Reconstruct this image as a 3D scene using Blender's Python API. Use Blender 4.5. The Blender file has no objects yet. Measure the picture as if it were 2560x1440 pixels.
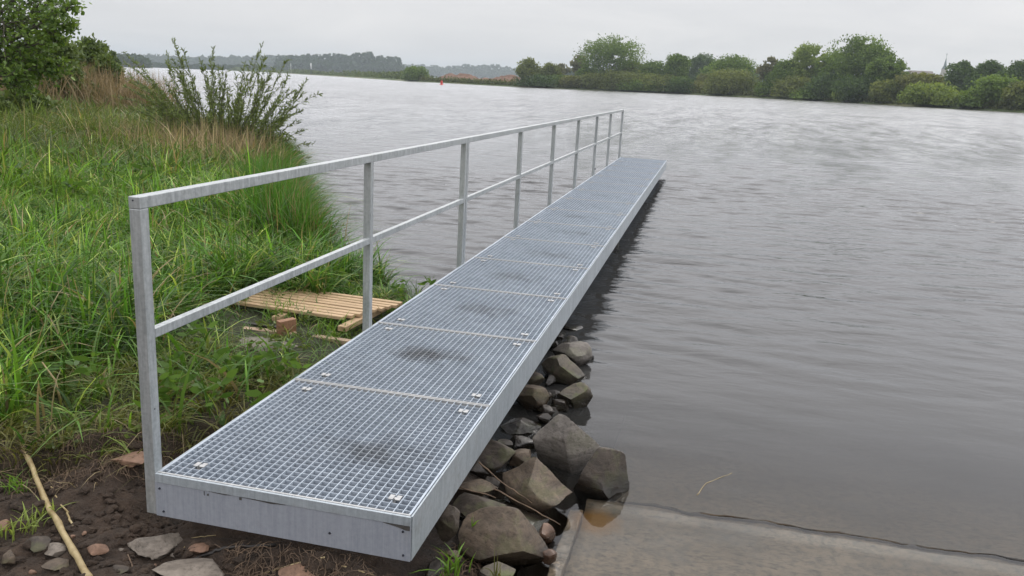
import bpy, bmesh, math, random
import numpy as np
from mathutils import Vector, Matrix, noise as mnoise

random.seed(7)
rng = np.random.default_rng(7)
S = bpy.context.scene
COL = S.collection

# ------------------------------------------------------------------ camera
F_PX = 2076.72                                   # focal length in pixels of the 2560 px wide photo
CAM = np.array([1.88623, -2.45621, 1.46425])
CR = np.array([0.97195314, 0.23185255, 0.03938881])
CU = np.array([-0.09341335, 0.22690646, 0.96942633])
CD = np.array([-0.21582639, 0.94591641, -0.24220057])
cd = bpy.data.cameras.new('camera')
cd.sensor_width = 36.0
cd.lens = F_PX / 2560 * 36
cd.clip_start = 0.05
cd.clip_end = 9000
cam = bpy.data.objects.new('camera', cd)
COL.objects.link(cam)
M4 = Matrix.Identity(4)
for i in range(3):
    M4[i][0], M4[i][1], M4[i][2], M4[i][3] = CR[i], CU[i], -CD[i], CAM[i]
cam.matrix_world = M4
S.camera = cam

# ------------------------------------------------------------------ world and sun
SUN_EL, SUN_AZ = math.radians(52), math.radians(22)      # azimuth from +Y towards +X
w = bpy.data.worlds.new("World")
S.world = w
w.use_nodes = True
nt = w.node_tree
nt.nodes.clear()
def wn(t, **k):
    n = nt.nodes.new(t)
    for a, b in k.items():
        setattr(n, a, b)
    return n
L = nt.links.new
out = wn('ShaderNodeOutputWorld'); bg = wn('ShaderNodeBackground')
sky = wn('ShaderNodeTexSky', sky_type='NISHITA', sun_disc=False, sun_elevation=SUN_EL, sun_rotation=SUN_AZ)
tc = wn('ShaderNodeTexCoord')
sep = wn('ShaderNodeSeparateXYZ'); L(tc.outputs['Generated'], sep.inputs[0])
ze = wn('ShaderNodeMath', operation='MAXIMUM'); L(sep.outputs['Z'], ze.inputs[0]); ze.inputs[1].default_value = 0.0
za = wn('ShaderNodeMath', operation='ADD'); L(ze.outputs[0], za.inputs[0]); za.inputs[1].default_value = 0.16
dv = wn('ShaderNodeVectorMath', operation='DIVIDE'); L(tc.outputs['Generated'], dv.inputs[0])
cz = wn('ShaderNodeCombineXYZ')
for i in range(3): L(za.outputs[0], cz.inputs[i])
L(cz.outputs[0], dv.inputs[1])
cn = wn('ShaderNodeTexNoise'); cn.inputs['Scale'].default_value = 0.85; cn.inputs['Detail'].default_value = 6; cn.inputs['Roughness'].default_value = 0.52; cn.inputs['Distortion'].default_value = 0.5
L(dv.outputs[0], cn.inputs['Vector'])
cr = wn('ShaderNodeValToRGB')
cr.color_ramp.elements[0].position = 0.32; cr.color_ramp.elements[0].color = (0.675, 0.67, 0.685, 1)
cr.color_ramp.elements[1].position = 0.68; cr.color_ramp.elements[1].color = (0.81, 0.79, 0.79, 1)
L(cn.outputs['Fac'], cr.inputs[0])
gr = wn('ShaderNodeFloatCurve'); L(ze.outputs[0], gr.inputs['Value'])
cv_ = gr.mapping.curves[0]; gr.mapping.clip_max_y = 4; gr.mapping.clip_max_x = 1
for (x_, y_) in ((0.112, 1.02), (0.17, 1.6), (0.6, 2.35)): cv_.points.new(x_, y_)
cv_.points[0].location = (0, 0.97); cv_.points[-1].location = (1.0, 2.6)
for p_ in cv_.points: p_.handle_type = 'VECTOR'
gr.mapping.update()
mu = wn('ShaderNodeVectorMath', operation='SCALE'); L(cr.outputs[0], mu.inputs[0]); L(gr.outputs[0], mu.inputs[3])
sk = wn('ShaderNodeVectorMath', operation='SCALE'); L(sky.outputs[0], sk.inputs[0]); sk.inputs[3].default_value = 0.008
ad = wn('ShaderNodeVectorMath', operation='ADD'); L(mu.outputs[0], ad.inputs[0]); L(sk.outputs[0], ad.inputs[1])
L(ad.outputs[0], bg.inputs['Color']); bg.inputs['Strength'].default_value = 1.0
L(bg.outputs[0], out.inputs['Surface'])

sl = bpy.data.lights.new('sun', 'SUN'); sl.energy = 0.9; sl.angle = math.radians(18); sl.color = (1.0, 0.95, 0.88)
so = bpy.data.objects.new('sun', sl); COL.objects.link(so)
sd = Vector((math.sin(SUN_AZ) * math.cos(SUN_EL), math.cos(SUN_AZ) * math.cos(SUN_EL), math.sin(SUN_EL)))
so.rotation_euler = sd.to_track_quat('Z', 'Y').to_euler()
so.location = (0, 0, 60)

S.view_settings.view_transform = 'Standard'
S.view_settings.look = 'None'
S.view_settings.exposure = 0.0
S.view_settings.gamma = 1.0
S.cycles.max_bounces = 8
S.cycles.transparent_max_bounces = 16
S.cycles.diffuse_bounces = 3
S.cycles.volume_bounces = 0
S.cycles.caustics_reflective = False
S.cycles.caustics_refractive = False

WATER = -0.45

# ------------------------------------------------------------------ helpers
def ray(px, py):
    return CD + (px - 1280) / F_PX * CR - (py - 720) / F_PX * CU
def on_z(px, py, z):                              # the point of the level z seen at a pixel
    v = ray(px, py); return CAM + v * ((z - CAM[2]) / v[2])
def at_d(px, py, d):                              # the point at depth d
    return CAM + ray(px, py) * d
def depth(P):
    return float((np.asarray(P) - CAM) @ CD)

def tag(o, label=None, cat=None, group=None, kind=None):
    if label: o['label'] = label
    if cat: o['category'] = cat
    if group: o['group'] = group
    if kind: o['kind'] = kind
    return o
def thing(name, loc, label, cat, group=None, rz=0.0):
    o = bpy.data.objects.new(name, None); o.empty_display_size = 0.1
    COL.objects.link(o); o.location = loc; o.rotation_euler = (0, 0, rz)
    return tag(o, label, cat, group)
def link(name, me, mat=None, parent=None, loc=(0, 0, 0), smooth=False):
    o = bpy.data.objects.new(name, me); COL.objects.link(o); o.location = loc
    if mat is not None and not me.materials: me.materials.append(mat)
    if parent is not None: o.parent = parent
    if smooth: me.polygons.foreach_set('use_smooth', [True] * len(me.polygons))
    return o
def np_mesh(name, V, Fc, colors=None, smooth=False):
    """V (n,3); Fc (m,k) all faces with k corners"""
    me = bpy.data.meshes.new(name)
    V = np.ascontiguousarray(V, dtype=np.float32); Fc = np.ascontiguousarray(Fc, dtype=np.int32)
    m, k = Fc.shape
    me.vertices.add(len(V)); me.vertices.foreach_set('co', V.ravel())
    me.loops.add(m * k); me.loops.foreach_set('vertex_index', Fc.ravel())
    me.polygons.add(m); me.polygons.foreach_set('loop_start', np.arange(0, m * k, k, dtype=np.int32))
    me.update(calc_edges=True)
    if colors is not None:
        a = me.color_attributes.new('tint', 'FLOAT_COLOR', 'POINT')
        c = np.ones((len(V), 4), np.float32); c[:, :3] = colors
        a.data.foreach_set('color', c.ravel())
    if smooth: me.polygons.foreach_set('use_smooth', np.ones(m, dtype=bool))
    return me
class MB:
    def __init__(s): s.v = []; s.f = []
    def box(s, x0, x1, y0, y1, z0, z1, M=None):
        n = len(s.v)
        P = [(x, y, z) for z in (z0, z1) for y in (y0, y1) for x in (x0, x1)]
        if M is not None: P = [tuple(M @ Vector(p)) for p in P]
        s.v += P
        for q in ((0, 2, 3, 1), (4, 5, 7, 6), (0, 1, 5, 4), (2, 6, 7, 3), (0, 4, 6, 2), (1, 3, 7, 5)):
            s.f.append(tuple(n + i for i in q))
    def tube(s, pts, rad, k=8, cap=True):
        pts = [Vector(p) for p in pts]
        if not hasattr(rad, '__len__'): rad = [rad] * len(pts)
        n0 = len(s.v)
        up = Vector((0.13, 0.31, 0.94))
        for i, p in enumerate(pts):
            t = (pts[min(i + 1, len(pts) - 1)] - pts[max(i - 1, 0)])
            if t.length < 1e-9: t = Vector((0, 0, 1))
            t.normalize(); a = t.cross(up)
            if a.length < 1e-3: a = t.cross(Vector((1, 0, 0)))
            a.normalize(); b = t.cross(a)
            for j in range(k):
                an = 2 * math.pi * j / k
                s.v.append(tuple(p + (a * math.cos(an) + b * math.sin(an)) * rad[i]))
        for i in range(len(pts) - 1):
            for j in range(k):
                s.f.append((n0 + i * k + j, n0 + i * k + (j + 1) % k, n0 + (i + 1) * k + (j + 1) % k, n0 + (i + 1) * k + j))
        if cap:
            s.f.append(tuple(n0 + j for j in reversed(range(k))))
            s.f.append(tuple(n0 + (len(pts) - 1) * k + j for j in range(k)))
    def mesh(s, name, bevel=0.0, smooth=False):
        me = bpy.data.meshes.new(name); me.from_pydata(s.v, [], s.f); me.update()
        if bevel > 0:
            bm = bmesh.new(); bm.from_mesh(me)
            es = [e for e in bm.edges if len(e.link_faces) == 2 and e.calc_face_angle(0) > 0.6]
            bmesh.ops.bevel(bm, geom=es, offset=bevel, segments=2, profile=0.6, affect='EDGES', clamp_overlap=True)
            bm.to_mesh(me); bm.free()
        if smooth: me.polygons.foreach_set('use_smooth', [True] * len(me.polygons))
        return me

# ------------------------------------------------------------------ materials
class NM:
    def __init__(s, name):
        s.m = bpy.data.materials.new(name); s.m.use_nodes = True
        s.t = s.m.node_tree; s.t.nodes.clear()
        s.o = s.n('ShaderNodeOutputMaterial')
    def n(s, ty, **k):
        x = s.t.nodes.new(ty)
        for a, b in k.items(): setattr(x, a, b)
        return x
    def l(s, a, b): s.t.links.new(a, b)
    def coord(s, which='Object', scale=(1, 1, 1), rot=(0, 0, 0)):
        c = s.n('ShaderNodeTexCoord'); mp = s.n('ShaderNodeMapping')
        s.l(c.outputs[which], mp.inputs[0]); mp.inputs['Scale'].default_value = scale; mp.inputs['Rotation'].default_value = rot
        return mp.outputs[0]
    def world(s, scale=(1, 1, 1), rot=(0, 0, 0)):
        g = s.n('ShaderNodeNewGeometry'); mp = s.n('ShaderNodeMapping')
        s.l(g.outputs['Position'], mp.inputs[0]); mp.inputs['Scale'].default_value = scale; mp.inputs['Rotation'].default_value = rot
        return mp.outputs[0]
    def noise(s, vec, scale, detail=4, rough=0.55, dist=0.0):
        x = s.n('ShaderNodeTexNoise'); s.l(vec, x.inputs['Vector'])
        x.inputs['Scale'].default_value = scale; x.inputs['Detail'].default_value = detail
        x.inputs['Roughness'].default_value = rough; x.inputs['Distortion'].default_value = dist
        return x.outputs['Fac']
    def ramp(s, fac, stops):
        r = s.n('ShaderNodeValToRGB'); s.l(fac, r.inputs[0]); e = r.color_ramp.elements
        while len(e) < len(stops): e.new(0.5)
        for i, (p, c) in enumerate(stops):
            e[i].position = p; e[i].color = (c[0], c[1], c[2], 1) if hasattr(c, '__len__') else (c, c, c, 1)
        return r.outputs[0]
    def mix(s, f, a, b, mode='MIX'):
        x = s.n('ShaderNodeMix', data_type='RGBA', blend_type=mode)
        for k, v in ((0, f), (6, a), (7, b)):
            if hasattr(v, 'is_linked'): s.l(v, x.inputs[k])
            elif hasattr(v, '__len__'): x.inputs[k].default_value = (v[0], v[1], v[2], 1)
            else: x.inputs[k].default_value = v if k == 0 else (v, v, v, 1)
        return x.outputs[2]
    def math(s, op, a, b=None, clamp=False):
        x = s.n('ShaderNodeMath', operation=op); x.use_clamp = clamp
        for k, v in ((0, a), (1, b)):
            if v is None: continue
            if hasattr(v, 'is_linked'): s.l(v, x.inputs[k])
            else: x.inputs[k].default_value = v
        return x.outputs[0]
    def mapr(s, v, a, b, c, d):
        x = s.n('ShaderNodeMapRange'); s.l(v, x.inputs[0])
        for i, q in enumerate((a, b, c, d)): x.inputs[i + 1].default_value = q
        return x.outputs[0]
    def bump(s, h, strength=0.5, dist=0.01, normal=None):
        b = s.n('ShaderNodeBump'); s.l(h, b.inputs['Height'])
        if hasattr(strength, 'is_linked'): s.l(strength, b.inputs['Strength'])
        else: b.inputs['Strength'].default_value = strength
        b.inputs['Distance'].default_value = dist
        if normal is not None: s.l(normal, b.inputs['Normal'])
        return b.outputs[0]
    def bsdf(s, color, rough=0.6, metal=0.0, normal=None, spec=0.5):
        p = s.n('ShaderNodeBsdfPrincipled')
        for k, v in (('Base Color', color), ('Roughness', rough), ('Metallic', metal), ('Specular IOR Level', spec)):
            if hasattr(v, 'is_linked'): s.l(v, p.inputs[k])
            elif hasattr(v, '__len__'): p.inputs[k].default_value = (v[0], v[1], v[2], 1)
            else: p.inputs[k].default_value = v
        if normal is not None: s.l(normal, p.inputs['Normal'])
        return p.outputs[0]
    def out(s, sh): s.l(sh, s.o.inputs['Surface']); return s.m

def mat_zinc(name, dark, light, streak=(14, 14, 1.2), metal=0.35, rough=0.42, stain=None, spot=0.35):
    m = NM(name); c = m.coord('Object'); cs = m.coord('Object', streak)
    a = m.noise(cs, 4, 5, 0.65, 0.4); b = m.noise(c, 60, 3, 0.7); d = m.noise(c, 2.3, 4, 0.6)
    f = m.math('ADD', m.math('MULTIPLY', a, 0.45), m.math('MULTIPLY', b, 0.3)); f = m.math('ADD', f, m.math('MULTIPLY', d, 0.25))
    col = m.ramp(f, [(0.36, dark), (0.64, light)])
    dirt = m.ramp(m.noise(c, 5, 6, 0.7), [(0.56, 0.0), (0.74, spot)])
    col = m.mix(dirt, col, (0.16, 0.15, 0.12))
    if stain: col = stain(m, col)
    r = m.mapr(f, 0.3, 0.7, rough + 0.13, rough - 0.08)
    return m.out(m.bsdf(col, r, metal, m.bump(f, 0.25, 0.002)))
def panel_stain(m, col):
    g = m.n('ShaderNodeTexCoord'); mp = m.n('ShaderNodeMapping'); m.l(g.outputs['Object'], mp.inputs[0])
    mp.inputs['Location'].default_value = (-0.56, -0.56, 0); mp.inputs['Scale'].default_value = (3.2, 5.0, 1)
    ln = m.n('ShaderNodeVectorMath', operation='LENGTH'); m.l(mp.outputs[0], ln.inputs[0])
    mp.inputs['Location'].default_value = (-0.56 * 3.2, -0.56 * 5.0, 0)
    oi = m.n('ShaderNodeObjectInfo'); wr = m.n('ShaderNodeTexWhiteNoise'); wr.noise_dimensions = '1D'; m.l(oi.outputs['Random'], wr.inputs['W'])
    sh_ = m.n('ShaderNodeVectorMath', operation='MULTIPLY_ADD'); m.l(wr.outputs['Color'], sh_.inputs[0]); sh_.inputs[1].default_value = (0.8, 1.2, 0); sh_.inputs[2].default_value = (-0.4, -0.6, 0)
    av = m.n('ShaderNodeVectorMath', operation='ADD'); m.l(mp.outputs[0], av.inputs[0]); m.l(sh_.outputs[0], av.inputs[1]); m.l(av.outputs[0], ln.inputs[0])
    wob = m.noise(g.outputs['Object'], 6, 5, 0.75)
    k = m.math('ADD', ln.outputs['Value'], m.math('MULTIPLY', wob, 1.9))
    oi = m.n('ShaderNodeObjectInfo')
    amt = m.mapr(oi.outputs['Random'], 0, 1, 0.3, 0.75)
    yy_ = m.n('ShaderNodeSeparateXYZ'); m.l(m.world(), yy_.inputs[0]); amt = m.math('MULTIPLY', amt, m.mapr(yy_.outputs['Y'], 3.5, 8.0, 1.0, 0.15))
    fac = m.math('MULTIPLY', m.mapr(k, 1.0, 1.8, 1.0, 0.0), amt, True)
    return m.mix(fac, col, (0.075, 0.065, 0.05))
ZINC = mat_zinc('galvanised steel', (0.27, 0.295, 0.30), (0.56, 0.59, 0.60), metal=0.5, rough=0.36)
ZGRATE = mat_zinc('galvanised grating', (0.31, 0.355, 0.415), (0.51, 0.57, 0.64), streak=(3, 3, 3), metal=0.3, rough=0.45, stain=panel_stain, spot=0.2)
ZPLATE = mat_zinc('galvanised sheet', (0.255, 0.28, 0.325), (0.36, 0.385, 0.435), streak=(26, 26, 1.0), metal=0.2, rough=0.5, spot=0.25)
ZSIDE = mat_zinc('galvanised channel', (0.28, 0.32, 0.35), (0.46, 0.51, 0.55), streak=(18, 7, 1.5), metal=0.3, rough=0.42, spot=0.4)
ZCLIP = mat_zinc('bright zinc', (0.32, 0.33, 0.34), (0.54, 0.54, 0.53), metal=0.4, rough=0.35, spot=0.1)
m = NM('dark steel'); BOLT = m.out(m.bsdf((0.05, 0.055, 0.07), 0.45, 0.6))
m = NM('tar smear'); TAR = m.out(m.bsdf(m.ramp(m.noise(m.coord(), 40), [(0.3, (0.03, 0.03, 0.03)), (0.7, (0.09, 0.085, 0.075))]), 0.7))

m = NM('algae stained steel'); PILE = m.out(m.bsdf(m.ramp(m.noise(m.coord(), 9, 5), [(0.3, (0.03, 0.032, 0.028)), (0.7, (0.11, 0.115, 0.10))]), 0.6, 0.2))
def mat_leaf(name, rough=0.5, trans=0.35, gain=1.0):
    m = NM(name); a = m.n('ShaderNodeAttribute'); a.attribute_name = 'tint'
    col = a.outputs['Color']
    if gain != 1.0: col = m.mix(1.0, col, (gain, gain, gain), 'MULTIPLY')
    p = m.bsdf(col, rough, 0, None, 0.4)
    t = m.n('ShaderNodeBsdfTranslucent'); tcol = m.mix(1.0, col, (1.25, 1.2, 0.6), 'MULTIPLY'); m.l(tcol, t.inputs[0])
    x = m.n('ShaderNodeMixShader'); x.inputs[0].default_value = trans; m.l(p, x.inputs[1]); m.l(t.outputs[0], x.inputs[2])
    return m.out(x.outputs[0])
LEAF = mat_leaf('leaf', 0.5, 0.35)
BLADE = mat_leaf('grass blade', 0.42, 0.38)
STRAW = mat_leaf('dry straw', 0.7, 0.2)
FARLEAF = mat_leaf('distant foliage', 0.75, 0.42)

m = NM('bark'); c = m.coord('Object', (6, 6, 1.2)); f = m.noise(c, 6, 6, 0.7)
BARK = m.out(m.bsdf(m.ramp(f, [(0.3, (0.035, 0.03, 0.024)), (0.7, (0.13, 0.115, 0.09))]), 0.85, 0, m.bump(f, 0.6, 0.02)))

def mat_soil():
    m = NM('dark soil'); c = m.world()
    big = m.noise(c, 1.6, 4, 0.6); f = m.noise(c, 14, 8, 0.7, 0.3); g = m.noise(c, 90, 4, 0.7)
    col = m.ramp(f, [(0.28, (0.007, 0.0045, 0.003)), (0.48, (0.026, 0.0155, 0.010)), (0.62, (0.06, 0.037, 0.024)), (0.8, (0.13, 0.09, 0.06))])
    col = m.mix(m.ramp(g, [(0.35, 0.0), (0.75, 0.5)]), col, (0.12, 0.085, 0.055))
    col = m.mix(m.ramp(big, [(0.45, 0.0), (0.65, 0.5)]), col, (0.055, 0.033, 0.02))
    # away from the dug strip the ground is turf: mossy dark green
    sp = m.n('ShaderNodeSeparateXYZ'); m.l(c, sp.inputs[0])
    t = m.math('ADD', m.math('MULTIPLY', sp.outputs['X'], -0.85), m.math('ADD', sp.outputs['Y'], 0.12))
    t = m.math('ADD', t, m.math('MULTIPLY', big, 0.9))
    turf = m.ramp(m.noise(c, 25, 5, 0.7), [(0.3, (0.018, 0.022, 0.008)), (0.7, (0.055, 0.065, 0.02))])
    col = m.mix(m.mapr(t, 1.3, 2.1, 0, 1), col, turf)
    wet = m.mapr(sp.outputs['Z'], -0.44, -0.34, 0.35, 1.0)
    colw = m.mix(1.0, col, wet, 'MULTIPLY')
    rough = m.mapr(sp.outputs['Z'], -0.44, -0.34, 0.35, 0.9)
    h = m.math('ADD', f, m.math('MULTIPLY', g, 0.35))
    return m.out(m.bsdf(colw, rough, 0, m.bump(h, 1.0, 0.05)))
SOIL = mat_soil()

m = NM('river bed mud'); f = m.noise(m.world(), 2.5, 6, 0.7)
BED = m.out(m.bsdf(m.ramp(f, [(0.3, (0.045, 0.040, 0.032)), (0.7, (0.12, 0.105, 0.085))]), 0.8))

def mat_conc():
    m = NM('wet concrete'); c = m.world()
    a = m.noise(c, 1.4, 5, 0.6, 0.6); b = m.noise(c, 26, 6, 0.75); g = m.noise(m.world((1, 3.2, 1)), 24, 5, 0.8)
    col = m.ramp(a, [(0.3, (0.085, 0.069, 0.052)), (0.7, (0.205, 0.163, 0.118))])
    col = m.mix(m.ramp(b, [(0.36, 0.85), (0.54, 0.0)]), col, (0.045, 0.042, 0.036))
    col = m.mix(m.ramp(g, [(0.53, 0.0), (0.62, 0.95)]), col, (0.02, 0.018, 0.015))
    col = m.mix(m.ramp(m.noise(c, 3.3, 5, 0.6), [(0.5, 0), (0.7, 0.4)]), col, (0.10, 0.105, 0.11))
    # the dark stone's reflection painted in: amber bed showing without sky glare
    sp = m.n('ShaderNodeSeparateXYZ'); m.l(c, sp.inputs[0])
    dx = m.math('SUBTRACT', sp.outputs['X'], 1.53); dy = m.math('SUBTRACT', sp.outputs['Y'], 0.98)
    rr = m.math('SQRT', m.math('ADD', m.math('POWER', dx, 2.0), m.math('POWER', dy, 2.0)))
    rr = m.math('ADD', rr, m.math('MULTIPLY', m.noise(c, 12, 4, 0.7), 0.12))
    col = m.mix(m.mapr(rr, 0.13, 0.20, 0.85, 0.0), col, (0.15, 0.075, 0.014))
    return m.out(m.bsdf(col, 0.42, 0, m.bump(m.math('ADD', b, m.math('MULTIPLY', g, 0.4)), 0.35, 0.004)))
CONC = mat_conc()
m = NM('dry concrete'); f = m.noise(m.world(), 22, 6, 0.7)
DRYCONC = m.out(m.bsdf(m.ramp(f, [(0.3, (0.10, 0.09, 0.075)), (0.7, (0.25, 0.225, 0.19))]), 0.9, 0, m.bump(f, 0.5, 0.006)))
m = NM('black gap'); GAP = m.out(m.bsdf(m.ramp(m.noise(m.world(), 9, 4), [(0.35, (0.004, 0.003, 0.002)), (0.7, (0.05, 0.028, 0.007))]), 0.8))

def mat_rock(name, dark, light, moss=0.0, grain=1.0):
    m = NM(name); c = m.coord('Object'); wv = m.world()
    a = m.noise(c, 5, 6, 0.65, 0.8); b = m.noise(c, 55 * grain, 4, 0.75); v = m.noise(m.coord('Object', (1, 1, 5), (0.4, 0.7, 0)), 12, 5, 0.7, 0.5)
    f = m.math('ADD', m.math('MULTIPLY', a, 0.55), m.math('MULTIPLY', v, 0.45))
    col = m.ramp(f, [(0.33, dark), (0.66, light)])
    col = m.mix(m.ramp(b, [(0.32, 0.65), (0.5, 0.0)]), col, tuple(x * 0.4 for x in dark))
    col = m.mix(m.ramp(m.noise(c, 9, 5, 0.7), [(0.6, 0), (0.7, 0.55)]), col, tuple(min(1, x * 1.35) for x in light))
    if moss:
        g = m.n('ShaderNodeNewGeometry'); sn = m.n('ShaderNodeSeparateXYZ'); m.l(g.outputs['Normal'], sn.inputs[0])
        mk = m.math('MULTIPLY', m.ramp(m.noise(c, 6, 5, 0.7), [(0.5, 0), (0.6, moss)]), m.mapr(sn.outputs['Z'], -0.1, 0.5, 0.3, 1.0))
        col = m.mix(mk, col, (0.075, 0.095, 0.02))
    sp = m.n('ShaderNodeSeparateXYZ'); m.l(wv, sp.inputs[0])
    hz = m.math('ADD', sp.outputs['Z'], m.math('MULTIPLY', m.noise(wv, 8, 3), 0.06))
    wet = m.mapr(hz, -0.39, -0.31, 0.28, 1.0)        # stones stay wet a hand above the water line
    col = m.mix(1.0, col, wet, 'MULTIPLY')
    r = m.mapr(hz, -0.39, -0.31, 0.22, 0.7)
    return m.out(m.bsdf(col, r, 0, m.bump(m.math('ADD', f, m.math('MULTIPLY', b, 0.25)), 0.6, 0.012)))
ROCK_TAN = mat_rock('tan grey stone', (0.036, 0.026, 0.018), (0.145, 0.108, 0.075), 0.25)
ROCK_GREY = mat_rock('light grey stone', (0.075, 0.066, 0.058), (0.25, 0.225, 0.20), 0.25)
ROCK_DARK = mat_rock('dark brown stone', (0.022, 0.017, 0.013), (0.085, 0.066, 0.05), 0.3)
ROCK_MOSS = mat_rock('mossy stone', (0.04, 0.034, 0.024), (0.13, 0.108, 0.08), 0.7)
ROCK_PALE = mat_rock('pale stone', (0.085, 0.070, 0.055), (0.24, 0.205, 0.17), 0.0)
ROCK_RED = mat_rock('red brown stone', (0.10, 0.055, 0.035), (0.26, 0.155, 0.10), 0.0)

def mat_wood(name, dark, light):
    m = NM(name); f = m.noise(m.coord('Object', (1.2, 22, 22)), 3, 6, 0.65, 0.6); g = m.noise(m.coord('Object', (2, 60, 60)), 4, 4, 0.6)
    col = m.ramp(m.math('ADD', m.math('MULTIPLY', f, 0.65), m.math('MULTIPLY', g, 0.35)), [(0.33, dark), (0.66, light)])
    return m.out(m.bsdf(col, 0.7, 0, m.bump(f, 0.4, 0.003)))
WOOD = mat_wood('weathered larch', (0.25, 0.16, 0.085), (0.54, 0.39, 0.235))
WOOD_RED = mat_wood('red brown block', (0.15, 0.075, 0.04), (0.32, 0.175, 0.10))
WOOD_PALE = mat_wood('pale board', (0.24, 0.165, 0.11), (0.45, 0.33, 0.23))
m = NM('reed cane'); f = m.noise(m.coord('Object', (3, 3, 3)), 7, 5, 0.6)
CANE = m.out(m.bsdf(m.ramp(f, [(0.3, (0.20, 0.14, 0.06)), (0.7, (0.42, 0.34, 0.18))]), 0.5))
m = NM('dead twig'); TWIG = m.out(m.bsdf(m.ramp(m.noise(m.coord(), 20), [(0.3, (0.05, 0.032, 0.02)), (0.7, (0.19, 0.13, 0.085))]), 0.8))
m = NM('wet black stick'); BLACKSTICK = m.out(m.bsdf((0.016, 0.013, 0.011), 0.55))

# ------------------------------------------------------------------ shoreline and terrain height
SHORE = np.array([(1.36, -8), (1.36, 0.15), (1.25, 0.6), (1.0, 1.05), (0.75, 1.7), (0.4, 2.7), (0.0, 3.7), (-0.55, 4.25),
                  (-1.45, 4.45), (-1.95, 5.1), (-2.7, 6.4), (-6.0, 12.1), (-7.8, 14.3), (-19.8, 26.6), (-72, 93), (-151, 195), (-300, 390), (-465, 600), (-620, 810)])
def shore_sd(x, y):
    """signed distance to the near shore, positive on land"""
    x = np.asarray(x, float); y = np.asarray(y, float)
    best = np.full(x.shape, 1e9); sg = np.ones(x.shape)
    for a, b in zip(SHORE[:-1], SHORE[1:]):
        ab = b - a; t = np.clip(((x - a[0]) * ab[0] + (y - a[1]) * ab[1]) / (ab @ ab), 0, 1)
        dx = x - (a[0] + t * ab[0]); dy = y - (a[1] + t * ab[1]); d = np.hypot(dx, dy)
        s = np.sign(ab[0] * dy - ab[1] * dx)
        k = d < best - 1e-9; best = np.where(k, d, best); sg = np.where(k, s, sg)
    return best * np.where(sg == 0, 1, sg)
def fbm(x, y, sc, seed=0, oct=4):
    r = np.random.default_rng(seed); o = np.zeros(np.shape(x)); a = 1.0
    for k in range(oct):
        for j in range(4):
            th = r.uniform(0, 2 * np.pi); ph = r.uniform(0, 6.28); q = sc * 2 ** k * r.uniform(0.7, 1.4)
            th2 = r.uniform(0, 6.28)
            o = o + a * 0.35 * np.sin((x * np.cos(th) + y * np.sin(th)) * q * 6.28 + ph + 1.3 * np.sin((x * np.cos(th2) + y * np.sin(th2)) * q * 3.1))
        a *= 0.55
    return o
def sst(x, a, b):
    t = np.clip((x - a) / (b - a), 0, 1); return t * t * (3 - 2 * t)
def H(x, y):
    x = np.asarray(x, float); y = np.asarray(y, float)
    d = np.maximum(shore_sd(x, y), -5.5 - y)
    land = WATER + 0.22 * (1 - np.exp(-np.maximum(d, 0) / 0.28)) + 0.36 * (1 - np.exp(-np.maximum(d, 0) / 5.0))
    bed = np.maximum(WATER + 0.42 * d, -2.45)
    z = np.where(d > 0, land, bed)
    near = sst(y, 1.2, 0.2) * sst(x, -2.2, -0.8)
    e = y - 0.75 * np.minimum(x, 0.05) - 0.78 + 0.10 * fbm(x, y, 1.3, 77, 3)
    z = z - 0.105 * sst(e, 0.05, -0.04) * sst(x, -4, -2.2) * (d > 0) * sst(y, -4, -2)
    z = z + np.where(y < -6, 3.6 * sst(y, -8, -24), 0)  # unseen dike behind the camera, added to darken steel faces turned towards it
    # dug pit beside and in front of the first post, spoil heaped against the end plate
    z = z - 0.10 * np.exp(-(((x + 0.13) / 0.16) ** 2)) * sst(y, -0.1, 0.15) * sst(y, 1.5, 0.9)
    z = z - 0.05 * np.exp(-(((x - 0.12) / 0.3) ** 2 + ((y + 0.12) / 0.12) ** 2))
    z = z + 0.10 * np.exp(-(((x - 0.68) / 0.34) ** 2 + ((y + 0.02) / 0.10) ** 2))
    z = z + 0.06 * np.exp(-(((x + 0.42) / 0.22) ** 2 + ((y - 0.34) / 0.12) ** 2))
    amp = np.where(d > 0, 0.014, 0.02) * (1 + 0.8 * near)
    return z + amp * fbm(x, y, 1.1, 3, 4) * np.clip(np.abs(d) * 4, 0.3, 1) * sst(np.hypot(x, y), 40, 10)
def axis(lo, hi, dl, dh, fine, growth=1.09, mx=2.0):
    a = list(np.arange(dl, dh + 1e-6, fine)); s = fine; v = dh
    while v < hi: s = min(s * growth, mx); v += s; a.append(v)
    s = fine; v = dl
    while v > lo: s = min(s * growth, mx); v -= s; a.insert(0, v)
    return np.array(a)
def grid_mesh(name, xs, ys, zf):
    X, Y = np.meshgrid(xs, ys); Z = zf(X, Y)
    V = np.stack([X.ravel(), Y.ravel(), Z.ravel()], 1); n, k = len(ys), len(xs)
    i = np.arange(n - 1)[:, None] * k + np.arange(k - 1)[None]
    i = i.ravel(); return np_mesh(name, V, np.stack([i, i + 1, i + 1 + k, i + k], 1), smooth=True)
xs = axis(-34, 60, -1.3, 1.6, 0.022); ys = axis(-60, 30, -0.5, 1.7, 0.022)
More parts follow.
